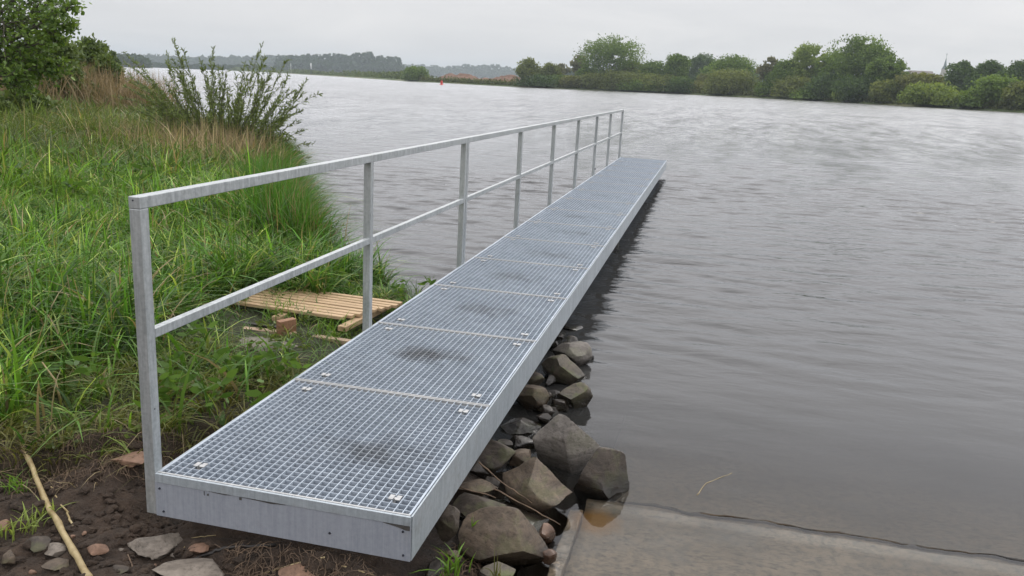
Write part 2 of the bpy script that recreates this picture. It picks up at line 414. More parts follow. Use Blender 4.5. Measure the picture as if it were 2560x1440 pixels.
def near_ground(X, Y):
    Z = H(X, Y)
    lum = fbm(X, Y, 4.5, 11, 3) * 0.016 * sst(np.hypot(X - 0.2, Y - 0.3), 2.2, 1.0)
    Z = Z + fbm(X, Y, 11, 12, 2) * 0.006 * sst(np.hypot(X - 0.2, Y - 0.3), 2.2, 1.0)
    Z = Z + lum
    # the concrete ramp has its own bed
    Z = np.where((X > 1.30) & (Y > -5), np.minimum(Z, -0.56 - 0.30 * np.clip(Y - 0.5, 0, 6)), Z)
    return Z
o = link('ground', grid_mesh('ground', xs, ys, near_ground), SOIL); tag(o, kind='structure')

def on_ground(px, py, up=0.0):
    z = -0.25; P = None
    for _ in range(25):
        P = on_z(px, py, z); z += 0.5 * (float(near_ground(P[0:1], P[1:2])[0]) + up - z)
    return P
def loft(name, base, offs, mat, side=1.0):
    """a bank: rows run along the shoreline, columns go inland with a height for each offset"""
    base = np.asarray(base, float); T = np.gradient(base, axis=0); T /= np.linalg.norm(T, axis=1)[:, None]
    N = np.stack([-T[:, 1], T[:, 0]], 1) * side
    V = []; 
    for (d, z) in offs:
        P = base + N * d
        V.append(np.column_stack([P, np.full(len(P), z) + (0.25 * fbm(P[:, 0], P[:, 1], 0.02, 5, 3) if d > 2 else 0)]))
    V = np.concatenate(V); k = len(base); n = len(offs)
    i = (np.arange(n - 1)[:, None] * k + np.arange(k - 1)[None]).ravel()
    Fq = np.stack([i, i + 1, i + 1 + k, i + k], 1)
    if side > 0: pass
    o = link(name, np_mesh(name, V, Fq, smooth=True), mat); tag(o, kind='structure'); return o
def dens(pl, step):
    pl = np.asarray(pl, float); o = []
    for a, b in zip(pl[:-1], pl[1:]):
        n = max(1, int(np.linalg.norm(b - a) / step))
        for i in range(n): o.append(a + (b - a) * i / n)
    o.append(pl[-1]); return np.array(o)
m = NM('meadow'); f = m.noise(m.world(), 0.4, 6, 0.7); g = m.noise(m.world((1, 1, 1)), 0.03, 4, 0.6)
col = m.ramp(f, [(0.3, (0.035, 0.055, 0.014)), (0.7, (0.085, 0.12, 0.032))]); col = m.mix(m.ramp(g, [(0.5, 0), (0.6, 0.7)]), col, (0.11, 0.10, 0.04))
MEADOW = m.out(m.bsdf(col, 0.9))
loft('left_bank', dens(SHORE[12:], 6), [(-6, -2.4), (-0.1, -0.5), (1, -0.2), (5, 0.05), (30, 0.2), (300, 0.6), (900, 1.0)], MEADOW)
FAR = np.array([(400, 20), (180, 90), (70, 152), (53.6, 160), (23, 221), (-8, 252), (-57, 257), (-98, 300), (-122, 326), (-215, 470), (-385, 715), (-560, 900), (-800, 1100)], float)
# (the last part turns with the river)
loft('far_bank', dens(FAR, 6), [(6, -2.6), (0.2, -0.52), (-0.8, -0.1), (-3, 0.25), (-20, 0.8), (-120, 1.0), (-900, 1.4), (-2600, 2.0)], MEADOW)
loft('distant_bank', dens([(-385, 715), (-440, 690), (-560, 640), (-900, 500)], 20), [(6, -2.6), (0.2, -0.52), (-1, 0.1), (-30, 0.8), (-2500, 2)], MEADOW, 1.0) if False else None
o = link('river_bed', np_mesh('river_bed', np.array([(-4000, -60, -2.5), (4000, -60, -2.5), (4000, 5000, -2.5), (-4000, 5000, -2.5)]), np.array([[0, 1, 2, 3]])), BED); tag(o, kind='structure')

# ------------------------------------------------------------------ water
def mat_water():
    m = NM('river water')
    g = m.n('ShaderNodeNewGeometry'); sp = m.n('ShaderNodeSeparateXYZ'); m.l(g.outputs['Position'], sp.inputs[0])
    # wind ruffles the open river; the water beside the ramp is sheltered
    r2 = m.math('ADD', sp.outputs['Y'], m.math('MULTIPLY', sp.outputs['X'], -0.35))
    calm = m.mapr(r2, 0.6, 6.0, 0.06, 1.0)
    cal2 = m.mapr(sp.outputs['X'], -1.0, 0.6, 1.0, 0.0); calm = m.math('MAXIMUM', calm, m.math('MULTIPLY', cal2, 0.8))
    patch = m.mapr(m.noise(m.world((0.5, 1, 1), (0, 0, 0.3)), 0.05, 4, 0.6), 0.35, 0.65, 0.9, 1.1)
    amp = m.math('MULTIPLY', calm, patch)
    gust = m.noise(m.world((0.9, 0.22, 1), (0, 0, 0.06)), 1.0, 4, 0.6, 0.3)
    gust2 = m.noise(m.world((2.6, 0.8, 1), (0, 0, -0.05)), 1.0, 4, 0.6, 0.3)
    gm = m.math('ADD', m.math('MULTIPLY', gust, 0.5), m.math('MULTIPLY', gust2, 0.5))
    gfar = m.mapr(sp.outputs['Y'], 8.0, 40.0, 0.2, 1.0)
    gr_ = m.math('MULTIPLY', m.mapr(gm, 0.36, 0.64, -0.06, 0.06), gfar)
    sw = m.noise(m.world((0.55, 1, 1), (0, 0, 0.12)), 1.3, 2, 0.5, 0.6)
    n1 = m.noise(m.world((0.42, 1, 1), (0, 0, 0.12)), 5.0, 3, 0.55, 0.5)
    n2 = m.noise(m.world((0.5, 1, 1), (0, 0, -0.25)), 15, 2, 0.5, 0.2)
    fade = m.mapr(sp.outputs['Y'], 10.0, 60.0, 0.4, 1.3)
    h = m.math('ADD', m.math('MULTIPLY', m.math('MULTIPLY', n1, fade), 0.050), m.math('MULTIPLY', n2, 0.006))
    h = m.math('ADD', h, m.math('MULTIPLY', m.math('MULTIPLY', sw, fade), 0.05))
    h = m.math('MULTIPLY', h, amp)
    nb = m.bump(h, 1.0, 1.0)
    fr = m.n('ShaderNodeFresnel'); fr.inputs['IOR'].default_value = 1.333; m.l(nb, fr.inputs['Normal'])
    gl = m.n('ShaderNodeBsdfGlossy'); m.l(m.math('ADD', m.mapr(r2, 1.0, 10.0, 0.03, 0.12), m.math('ADD', gr_, m.mapr(r2, 8.0, 60.0, 0.0, 0.09))), gl.inputs['Roughness']); m.l(nb, gl.inputs['Normal'])
    gl.inputs['Color'].default_value = (0.97, 0.98, 1.0, 1)
    tr = m.n('ShaderNodeBsdfTransparent'); tr.inputs[0].default_value = (0.93, 0.93, 0.9, 1)
    # suspended silt gives the river a little body colour where it is deep
    df = m.n('ShaderNodeBsdfDiffuse'); df.inputs[0].default_value = (0.036, 0.036, 0.035, 1)
    mx0 = m.n('ShaderNodeMixShader'); silt = m.mapr(m.math('ADD', sp.outputs['Y'], m.math('MULTIPLY', m.noise(m.world(), 0.8, 3), 0.8)), 1.3, 3.2, 0.0, 0.92)
    m.l(silt, mx0.inputs[0]); m.l(tr.outputs[0], mx0.inputs[1]); m.l(df.outputs[0], mx0.inputs[2])
    mx = m.n('ShaderNodeMixShader'); m.l(fr.outputs[0], mx.inputs[0]); m.l(mx0.outputs[0], mx.inputs[1]); m.l(gl.outputs[0], mx.inputs[2])
    ab = m.n('ShaderNodeVolumeAbsorption'); ab.inputs['Color'].default_value = (0.55, 0.5, 0.36, 1); ab.inputs['Density'].default_value = 2.2
    m.l(ab.outputs[0], m.o.inputs['Volume'])
    return m.out(mx.outputs[0])
wx = axis(-4000, 4000, -5.0, 8.0, 0.055, 1.025, 260); wy = axis(-60, 5000, 0.9, 14.0, 0.045, 1.018, 260)
def waves(X, Y):
    r = np.random.default_rng(12); Z = np.zeros_like(X)
    gx = np.interp(X, wx[:-1], np.diff(wx)); gy = np.interp(Y, wy[:-1], np.diff(wy))
    shel = np.clip((Y - 0.30 * X - 0.9) / 3.8, 0.04, 1); shel = np.maximum(shel, 0.8 * sst(X, 0.6, -1.0))
    shel = shel * (0.85 + 0.3 * fbm(X, Y, 0.06, 15, 2))
    for k in range(46):
        lam = 0.15 * (6.5 ** (k / 45.0)); th = r.normal(0, 0.36); sl = 0.027 * (1 - 0.5 * k / 45)
        kx, ky = math.sin(th) * 2 * math.pi / lam, math.cos(th) * 2 * math.pi / lam
        ok = sst(lam / (np.maximum(gy * abs(math.cos(th)), gx * abs(math.sin(th))) * 3.2), 0.75, 1.4)
        wob = 1.3 * np.sin(X * 0.5 / lam ** 0.7 + k) + 0.9 * np.sin(Y * 0.4 / lam ** 0.6 + X * 0.4 + 2 * k)
        Z += ok * sl * lam / (2 * math.pi) * np.sin(kx * X + ky * Y + wob + r.uniform(0, 6.28)) * 1.5
    return WATER + Z * shel
o = link('water', grid_mesh('water', wx, wy, waves), mat_water()); tag(o, kind='structure')

# ------------------------------------------------------------------ concrete boat ramp (a slab of the setting)
def slab(name, x0, x1, y0, y1, zf, t, mat, nx=60, ny=30, jag=0.0):
    X = np.linspace(x0, x1, nx); Y = np.linspace(y0, y1, ny); XX, YY = np.meshgrid(X, Y)
    if jag:
        YY = YY.copy(); YY[-1] += jag * fbm(X, X * 0, 1.7, 21, 5)
        XX = XX.copy(); XX[:, 0] += 0.6 * jag * fbm(Y, Y * 0, 2.2, 23, 4)
    Z = zf(XX, YY)
    Z[-1] -= 0.004; 
    V = np.stack([XX.ravel(), YY.ravel(), Z.ravel()], 1); Vb = V.copy(); Vb[:, 2] -= t
    i = (np.arange(ny - 1)[:, None] * nx + np.arange(nx - 1)[None]).ravel(); Fq = np.stack([i, i + 1, i + 1 + nx, i + nx], 1)
    N = len(V); rim = [j for j in range(nx)] + [r * nx + nx - 1 for r in range(1, ny)] + [(ny - 1) * nx + j for j in range(nx - 2, -1, -1)] + [r * nx for r in range(ny - 2, 0, -1)]
    Fs = np.array([(rim[k], rim[k - 1], rim[k - 1] + N, rim[k] + N) for k in range(len(rim))])
    o = link(name, np_mesh(name, np.concatenate([V, Vb]), np.concatenate([Fq, Fs]), smooth=False), mat); return tag(o, kind='structure')
slab('boat_ramp', 1.475, 12, -6, 1.165, lambda x, y: -0.460 + (0.66 - y) * 0.045 + 0.002 * fbm(x, y, 2.5, 9, 3) + 0.024 * sst(y, 1.08, 1.165), 0.12, CONC, 220, 240, 0.008)
slab('boat_ramp', 1.50, 12, 1.06, 9, lambda x, y: -0.512 - np.maximum(y - 1.12, 0) * 0.115 + 0.004 * fbm(x, y, 2.0, 19, 3), 0.12, CONC, 120, 60, 0.0)
slab('ramp_kerb', 1.408, 1.467, -6, 1.08, lambda x, y: -0.459 + (0.66 - y) * 0.045 + 0.008 * fbm(x, y, 5, 13, 4), 0.14, CONC, 10, 400, 0.014)
def crack(x0, x1, y, w0, seed, zf):
    n = 420; X = np.linspace(x0, x1, n); Y = y + 0.010 * fbm(X, X * 0, 1.7, 21, 5) + 0.006 * fbm(X, X * 0, 5, seed, 3); Wd = w0 * np.clip(1 + 0.9 * fbm(X, X * 0 + 3, 2.2, seed + 1, 4), 0.25, 3)
    Z = zf(X, Y) * 0 + WATER + 0.0012 + 0.0012 * fbm(X, X * 0, 3, 5, 3) - 0.006 * sst(X, 2.1, 1.6)
    V = np.concatenate([np.column_stack([X, Y - Wd, Z]), np.column_stack([X, Y + Wd, Z]), np.column_stack([X, Y + Wd * 1.1, Z - 0.02]), np.column_stack([X, Y - Wd * 1.1, Z - 0.02])]); i = np.arange(n - 1)
    Fq = np.concatenate([np.column_stack([i + a * n, i + a * n + 1, i + b_ * n + 1, i + b_ * n]) for a, b_ in ((0, 1), (1, 2), (2, 3), (3, 0))])
    tag(link('ramp_joint', np_mesh('ramp_joint', V, Fq), GAP), kind='structure')
crack(1.62, 9, 1.166, 0.0036, 61, lambda x, y: -0.460 + (0.66 - y) * 0.045)

# ------------------------------------------------------------------ the pier
pier = thing('landing_pier', (0, 0, 0), 'long narrow galvanised steel jetty with grating deck running out over the river', 'pier')
pier.rotation_euler = (-0.0046, 0.0119, 0)
LP, NP, W = 1.0692, 15, 1.0
END = LP * NP - 0.06
def panel_mesh():
    b = MB(); y0, y1 = 0.003, LP - 0.004; x0, x1 = 0.004, W - 0.004
    t = 0.008
    b.box(x0, x1, y0, y0 + t, -0.032, 0.0022); b.box(x0, x1, y1 - t, y1, -0.032, 0.0022)
    b.box(x0, x0 + t, y0 + t, y1 - t, -0.032, 0.0005); b.box(x1 - t, x1, y0 + t, y1 - t, -0.032, 0.0005)
    nx, ny = 30, 31
    for i in range(1, nx):
        x = x0 + (x1 - x0) * i / nx; b.box(x - 0.0016, x + 0.0016, y0 + t, y1 - t, -0.030, 0.0)
    for j in range(1, ny):
        y = y0 + (y1 - y0) * j / ny; b.box(x0 + t, x1 - t, y - 0.0012, y + 0.0012, -0.026, -0.0012)
    return b.mesh('deck_grating')
def clamp_mesh():
    b = MB()
    b.box(-0.022, -0.004, -0.016, 0.016, 0.0005, 0.004); b.box(0.004, 0.022, -0.016, 0.016, 0.0005, 0.004)
    b.box(-0.004, 0.004, -0.016, 0.016, -0.012, -0.009); b.box(-0.006, -0.004, -0.016, 0.016, -0.012, 0.0035); b.box(0.004, 0.006, -0.016, 0.016, -0.012, 0.0035)
    b.tube([(0, 0, -0.009), (0, 0, 0.002)], 0.0065, 10)
    return b.mesh('grating_clamp')
pm, cm = panel_mesh(), clamp_mesh()
pm.materials.append(ZGRATE); pm.materials.append(ZCLIP)
for f_ in list(pm.polygons)[:12]: f_.material_index = 1
cm.materials.append(ZCLIP)
for i in range(NP):
    p = link('deck_grating', pm, None, pier, (0, i * LP, 0))
    for (cx, cy) in ((0.118, 0.105), (0.905, 0.105), (0.118, 0.965), (0.905, 0.965)):
        link('grating_clamp', cm, None, p, (cx + random.uniform(-.004, .004), cy, 0))
def box_obj(name, dims, mat, parent, bev=0.002):
    b = MB(); b.box(*dims); return link(name, b.mesh(name, bev), mat, parent)
# the channels: web outside, flange turned in under the grating, bottom flange
for nm, x in (('side_channel', W), ('side_channel', 0.0)):
    s = 1 if x > 0.5 else -1
    b = MB()
    xa, xb = (W - 0.0005, W + 0.0055) if s > 0 else (-0.0055, 0.0005)
    b.box(xa, xb, 0.004, END, -0.172, -0.0015)
    xc, xd = (W - 0.06, W - 0.0005) if s > 0 else (0.0005, 0.06)
    b.box(xc, xd, 0.004, END, -0.172, -0.165); b.box(xc, xd, 0.006, END, -0.041, -0.0335)
    link(nm, b.mesh(nm), ZSIDE, pier)
# end plate, nearest the camera: the band of the grating on top, the sheet below
b = MB(); b.box(-0.004, W + 0.003, -0.006, 0.0, -0.172, -0.0345); plate = link('end_plate', b.mesh('end_plate', 0.0012), ZPLATE, pier)
b = MB(); b.box(0.0, W + 0.002, -0.0085, 0.002, -0.0335, 0.0008); link('edge_strip', b.mesh('edge_strip', 0.001), ZSIDE, pier)
bm_ = MB(); bm_.tube([(0, 0, 0), (0, -0.004, 0)], [0.0045, 0.0035], 10); bolt_me = bm_.mesh('bolt'); bolt_me.materials.append(BOLT)
for (bx, bz) in ((0.016, -0.058), (0.028, -0.150), (0.975, -0.058), (0.978, -0.150), (0.70, -0.115)):
    link('bolt', bolt_me, None, plate, (bx, -0.0062, bz))
def smear(pts, wd):
    b = MB()
    for (xa, za), (xb, zb), (w0, w1) in zip(pts[:-1], pts[1:], zip(wd[:-1], wd[1:])):
        n = len(b.v); y = -0.0075
        for yy in (y, y + 0.001): b.v += [(xa, yy, za - w0), (xb, yy, zb - w1), (xb, yy, zb), (xa, yy, za)]
        b.f += [(n, n + 1, n + 2, n + 3), (n + 4, n + 7, n + 6, n + 5), (n, n + 4, n + 5, n + 1), (n + 3, n + 2, n + 6, n + 7)]
    link('tar_smear', b.mesh('tar_smear'), TAR, plate)
smear([(0.222, -0.0345), (0.29, -0.0345), (0.31, -0.0345)], [0.0005, 0.0035, 0.0005])
smear([(0.345, -0.0345), (0.42, -0.0345), (0.47, -0.0345), (0.53, -0.0345)], [0.0005, 0.003, 0.006, 0.0008])
smear([(0.90, -0.0345), (0.95, -0.0345), (0.985, -0.0345), (1.0, -0.0345)], [0.0008, 0.009, 0.017, 0.017])
smear([(0.201, -0.037), (0.204, -0.037)], [0.014, 0.018]); smear([(0.345, -0.037), (0.355, -0.037)], [0.010, 0.010]); smear([(0.214, -0.046), (0.221, -0.044)], [0.007, 0.009])
# far end plate and cross joists
box_obj('end_plate', (-0.004, W + 0.003, END, END + 0.006, -0.172, -0.002), ZPLATE, pier, 0.001)
for i in range(NP):
    for dy in (0.0, 0.5):
        y = i * LP + dy * LP + (0.03 if i == 0 and dy == 0 else 0)
        box_obj('cross_joist', (0.062, W - 0.062, y - 0.025, y + 0.025, -0.12, -0.0345), ZSIDE, pier, 0)
# piles
for y in (4.05, 8.0, 12.0, 15.6):
    for x in (0.12, W - 0.16):
        b = MB(); b.tube([(x, y, -0.165), (x, y, -3.0)], 0.04, 16); link('pile', b.mesh('pile', 0, True), PILE, pier)
    box_obj('cross_beam', (0.06, W - 0.08, y - 0.05, y + 0.05, -0.27, -0.172), PILE, pier)
# railing
RH = 1.027; PW = 0.044
def post(y0, y1, top=RH - 0.0425, name='railing_post', z0=-0.172):
    o = box_obj(name, (-PW - 0.006, -0.0062, y0, y1, z0, top), ZINC, pier, 0.003); return o
T = 0.042
ys_posts = [(0.0, 0.046)] + [(y - 0.05, y - 0.005) for y in (2.07, )] + [(3.945, 3.988), (4.0, 4.043)] + [(y - 0.05, y - 0.005) for y in (6.03, 7.9, 9.86, 11.88, 13.83)] + [(END - 0.05, END - 0.004)]
for a, c_ in ys_posts: post(a, c_)
# handrail: two lengths, closed at the ends
def rail(name, y0, y1, zt, zb, x0, x1, mat=ZINC, bev=0.003):
    return box_obj(name, (x0, x1, y0, y1, zb, zt), mat, pier, bev)
rail('handrail', 0.0, 3.990, RH, RH - 0.0420, -PW - 0.007, -0.0055)
rail('handrail', 3.998, END - 0.003, RH, RH - 0.0420, -PW - 0.007, -0.0055)
ps = ys_posts
mid = RH * 0.53
for (a, b_), (c_, d_) in zip(ps[:-1], ps[1:]):
    if abs(c_ - b_) < 0.05: continue
    rail('mid_rail', b_ - 0.0, c_ + 0.0, mid, mid - 0.034, -0.036, -0.0065, ZINC, 0.002)
hb = MB(); hb.tube([(-0.032, -0.0005, RH - 0.013), (-0.032, -0.0018, RH - 0.013)], 0.0032, 10); link('vent_hole', hb.mesh('vent_hole'), BOLT, pier)
hb = MB(); hb.tube([(-0.0065, 0.020, 0.245), (-0.0055, 0.020, 0.245)], 0.003, 10); link('vent_hole', hb.mesh('vent_hole'), BOLT, pier)
hb = MB(); hb.tube([(-0.0065, 11.855, 0.10), (0.012, 11.855, 0.10)], 0.012, 10); link('bolt', hb.mesh('bolt_knob'), BOLT, pier)

# ------------------------------------------------------------------ rocks
def rock_mesh(name, sx, sy, sz, seed, cuts=9, sub=4, rough=0.10, cut0=0.62, hi=0.74):
    r = random.Random(seed)
    bm = bmesh.new(); bmesh.ops.create_icosphere(bm, subdivisions=sub, radius=1.0)
    pl = []
    for k in range(cuts):
        n = Vector((r.uniform(-1, 1), r.uniform(-1, 1), r.uniform(-0.9, 1))).normalized(); pl.append((n, r.uniform(cut0 - 0.10, hi)))
    off = Vector((r.uniform(0, 50), r.uniform(0, 50), r.uniform(0, 50)))
    for v in bm.verts:
        p = v.co.copy()
        for n, d in pl:
            q = p.dot(n)
            if q > d: p -= n * (q - d) * 0.985
        p *= 1 + rough * mnoise.noise(p * 1.6 + off) * 1.3 + rough * 0.30 * mnoise.noise(p * 5 + off) + rough * 0.22 * mnoise.noise(p * 14 + off)
        v.co = Vector((p.x * sx, p.y * sy, p.z * sz))
    me = bpy.data.meshes.new(name); bm.to_mesh(me); bm.free()
    me.polygons.foreach_set('use_smooth', [True] * len(me.polygons)); me.set_sharp_from_angle(angle=math.radians(38)); return me
def rock(px, py, wpx, hpx, zc, mat, label, seed, name='stone', cat='stone', group=None, rz=None, deep=0.8, cuts=14, sub=5, rough=0.075, cut0=0.55, hk=0.62, tilt=0.0):
    P = on_z(px, py, zc) if group != SG else on_ground(px, py); d = depth(P); k = F_PX / d
    sx = wpx / k / 2 * 1.12; sz = hpx / k / 2 * hk * 1.25; sy = sx * deep
    if group == SG: P = P + np.array([0, 0, sz * 0.3])
    me = rock_mesh(name, sx * (1.14 if group == RG else 1.1), sy * (1.14 if group == RG else 1.1), sz * (1.14 if group == RG else 1.1), seed, 11 if group == RG else cuts, sub, rough, 0.56 if group == RG else cut0, 0.80 if group == RG else 0.74)
    o = link(name, me, mat, None, tuple(P)); yaw = rz if rz is not None else random.Random(seed).uniform(-0.5, 0.5)
    o.rotation_euler = (tilt, 0, yaw + 0.22)
    return tag(o, label, cat, group)
SG = 'stones in the dug soil by the end plate'
RG = 'riprap stones along the right side of the jetty'
rock(1265, 1352, 215, 140, -0.36, ROCK_TAN, 'big flat tan boulder with a moss patch, nearest the ramp at the bottom', 3, group=RG, rz=-0.35, deep=0.62, hk=0.8, rough=0.06)
rock(1338, 1218, 180, 125, -0.37, ROCK_TAN, 'tan boulder with a sharp ridge, left of the dark stone standing in water', 14, group=RG, rz=-0.6, deep=0.7, hk=0.9, cuts=7, cut0=0.55)
rock(1408, 1103, 145, 150, -0.34, ROCK_GREY, 'largest pale grey boulder with a flat smooth top, beside the open water', 25, group=RG, rz=0.1, deep=0.9, hk=0.85, cuts=6, cut0=0.55, rough=0.07)
rock(1503, 1192, 132, 108, -0.39, ROCK_DARK, 'dark brown squarish stone standing in the water at the ramp corner', 31, group=RG, rz=0.2, deep=0.75, hk=1.0, cuts=10, cut0=0.55)
rock(1425, 880, 88, 66, -0.38, ROCK_GREY, 'pale wedge shaped stone, farthest out of the riprap beside the jetty', 44, group=RG, rz=-0.5, deep=0.8, hk=0.9, cut0=0.5)
rock(1412, 936, 105, 78, -0.40, ROCK_MOSS, 'greenish dark pyramid shaped stone behind the paired small stones', 52, group=RG, rz=-0.4, deep=0.8, hk=0.9, cut0=0.5)
rock(1432, 996, 78, 70, -0.41, ROCK_MOSS, 'upright brown green stone just behind the largest pale boulder', 63, group=RG, deep=0.8, hk=0.95, cut0=0.5)
rock(1322, 988, 84, 66, -0.38, ROCK_TAN, 'tan stone half hidden under the jetty edge, mossy on top', 71, group=RG, deep=0.9, hk=0.9)
rock(1340, 948, 46, 46, -0.36, ROCK_DARK, 'small dark stone under the jetty edge above the tan one', 83, group=RG)
rock(1371, 990, 24, 26, -0.41, ROCK_TAN, 'fist sized pale stone in a gap of wet rocks', 91, group=RG, sub=3)
rock(1370, 1032, 95, 55, -0.46, ROCK_DARK, 'wet black flat rock awash in front of the upright stone', 97, group=RG, hk=0.7)
rock(1300, 1062, 90, 56, -0.43, ROCK_DARK, 'wet blackish rock left of the largest pale boulder', 104, group=RG)
rock(1235, 1140, 110, 110, -0.36, ROCK_DARK, 'dark angular rock leaning in the shade of the jetty', 115, group=RG, cut0=0.5)
rock(1308, 1150, 66, 60, -0.38, ROCK_TAN, 'smallish grey brown stone wedged behind the ridged boulder', 126, group=RG)
rock(1192, 1218, 92, 40, -0.33, ROCK_TAN, 'small brown stone by the jetty edge under fallen twigs', 135, group=RG, hk=0.8)
rock(1188, 1268, 125, 80, -0.34, ROCK_DARK, 'dull brown flat rock behind the big tan boulder', 142, group=RG, deep=0.9, hk=0.6)
rock(1300, 1292, 190, 96, -0.44, ROCK_DARK, 'low wet slab of rock sloping into the puddle by the kerb', 151, group=RG, deep=0.9, hk=0.35, rz=-0.5)
rock(1362, 1338, 52, 48, -0.42, ROCK_RED, 'small pinkish brown stone in the puddle beside the kerb', 163, group=RG, sub=3, hk=0.95)
rock(1372, 1392, 42, 44, -0.41, ROCK_RED, 'small dark red stone wedged against the kerb at the bottom', 172, group=RG, sub=3)
rock(1246, 1432, 84, 46, -0.36, ROCK_MOSS, 'mossy stone at the very bottom, in front of the big boulder', 181, group=RG)
rock(1128, 1384, 34, 24, -0.30, ROCK_TAN, 'small tan stone in the soil right of the end plate', 192, group=RG, sub=3)
rock(1425, 818, 60, 18, -0.45, ROCK_DARK, 'dark stone just breaking the water beside the jetty', 196, group=RG, sub=3)
rock(1120, 1310, 60, 80, -0.26, ROCK_DARK, 'earth coloured lump of stone under the near right jetty corner', 198, group=RG, hk=0.9)
rock(1452, 1150, 60, 50, -0.46, ROCK_DARK, 'low black stone between the pale boulder and the dark squarish one', 199, group=RG, sub=3)
SG = 'stones in the dug soil by the end plate'
frs = random.Random(77); fk = [rock_mesh('stone', 0.09, 0.075, 0.055, 800 + k, 14, 4, 0.075, 0.55) for k in range(5)]
for me in fk: me.materials.append(ROCK_DARK)
for k in range(34):
    y = 0.15 + 3.5 * (k + frs.random()) / 34; x = 1.25 - 0.05 * y + frs.uniform(-0.30, 0.06)
    if x > 1.33: x = 1.33
    o = link('stone', fk[k % 5], None, None, (x, y, -0.47 + 0.06 * frs.random() + 0.09 * max(0, 1.12 - x))); sc = frs.uniform(0.6, 1.15); o.scale = (sc, sc, sc); o.rotation_euler = (frs.uniform(-.6, .6), frs.uniform(-.6, .6), frs.uniform(0, 6))
    tag(o, 'small blackish wet stone filling the gaps of the riprap beside the jetty', 'stone', 'dark filler stones of the riprap')
rock(402, 1372, 128, 120, -0.275, ROCK_PALE, 'pale irregular stone with dark blotches below the first post', 201, group=SG, deep=0.8, hk=0.45, rz=0.5, rough=0.2)
rock(482, 1440, 215, 66, -0.275, ROCK_PALE, 'broad pale stone cut off by the bottom edge of the picture', 210, group=SG, deep=0.6, hk=0.55, rough=0.05)
rock(243, 1378, 52, 40, -0.27, ROCK_RED, 'reddish stone left of the blotched pale one', 221, group=SG, sub=3, hk=0.6)
rock(136, 1384, 58, 38, -0.265, ROCK_PALE, 'grey oval stone left of the lying cane', 232, group=SG, sub=3, hk=0.75)
rock(146, 1418, 66, 38, -0.27, ROCK_TAN, 'brown flat stone under the grey oval one', 243, group=SG, sub=3, hk=0.6)
rock(100, 1362, 70, 50, -0.265, ROCK_DARK, 'dark brown stone behind the grey oval one', 247, group=SG, sub=3, hk=0.5)
rock(20, 1405, 44, 52, -0.26, ROCK_TAN, 'grey brown stone at the left edge, bottom corner', 254, group=SG, sub=3, hk=0.7)
rock(10, 1318, 52, 40, -0.25, ROCK_RED, 'orange brown stone at the left edge of the picture', 265, group=SG, sub=3, hk=0.8)
rock(495, 1375, 62, 38, -0.275, ROCK_RED, 'flat reddish stone beside the pale sprouting bulb', 276, group=SG, sub=3, hk=0.5)
rock(745, 1432, 110, 52, -0.27, ROCK_RED, 'red brown slab of stone behind the straw at the bottom edge', 287, group=SG, sub=3, hk=0.5)
rock(322, 1152, 92, 36, -0.20, ROCK_RED, 'flat orange brown stone in the turf edge left of the first post', 298, group=SG, sub=3, hk=0.6)
rock(302, 1430, 40, 40, -0.27, ROCK_DARK, 'small dark stone at the bottom between cane and pale stone', 301, group=SG, sub=3, hk=0.7)
rock(434, 1391, 16, 15, -0.262, ROCK_PALE, 'tiny round white pebble on the soil beside the blotched stone', 312, name='pebble', cat='pebble', group=SG, sub=2, hk=0.9)
rock(301, 1375, 17, 12, -0.262, ROCK_PALE, 'tiny flat white pebble between the reddish and the blotched stone', 323, name='pebble', cat='pebble', group=SG, sub=2, hk=0.7)
# many more small ones: nothing tells them apart
peb = [rock_mesh('pebble', 0.014, 0.011, 0.009, 400 + k, 6, 3) for k in range(5)]
for k, me in enumerate(peb): me.materials.append((ROCK_TAN, ROCK_RED, ROCK_DARK, ROCK_TAN, ROCK_RED)[k])
prs = random.Random(5)
for k in range(70):
    x, y = (prs.uniform(-0.85, 1.2), prs.uniform(-0.55, 0.28))
    if 0 < x < 1.02 and y > -0.03: continue
    o = link('pebble', peb[k % 5], None, None, (x, y, float(near_ground(np.array([x]), np.array([y]))[0]) + 0.002))
    sc = prs.choice((0.3, 0.45, 0.6, 0.8, 1.2)); o.scale = (sc, sc, sc); o.rotation_euler = (prs.uniform(-.4, .4), prs.uniform(-.4, .4), prs.uniform(0, 6))
    tag(o, 'small brown pebble lying in the dark dug soil', 'pebble', 'pebbles in the dug soil')
# stone with turf at the waterside left of the jetty
rock(972, 742, 96, 60, -0.36, ROCK_DARK, 'dark flat topped boulder overgrown with grass, at the waterside left of the jetty', 333, name='boulder', cat='boulder', deep=0.8, hk=1.1, cut0=0.5)
rock(930, 772, 60, 30, -0.34, ROCK_DARK, 'low dark stone half buried by the slatted wood at the waterside', 339, name='boulder', cat='boulder', sub=3)

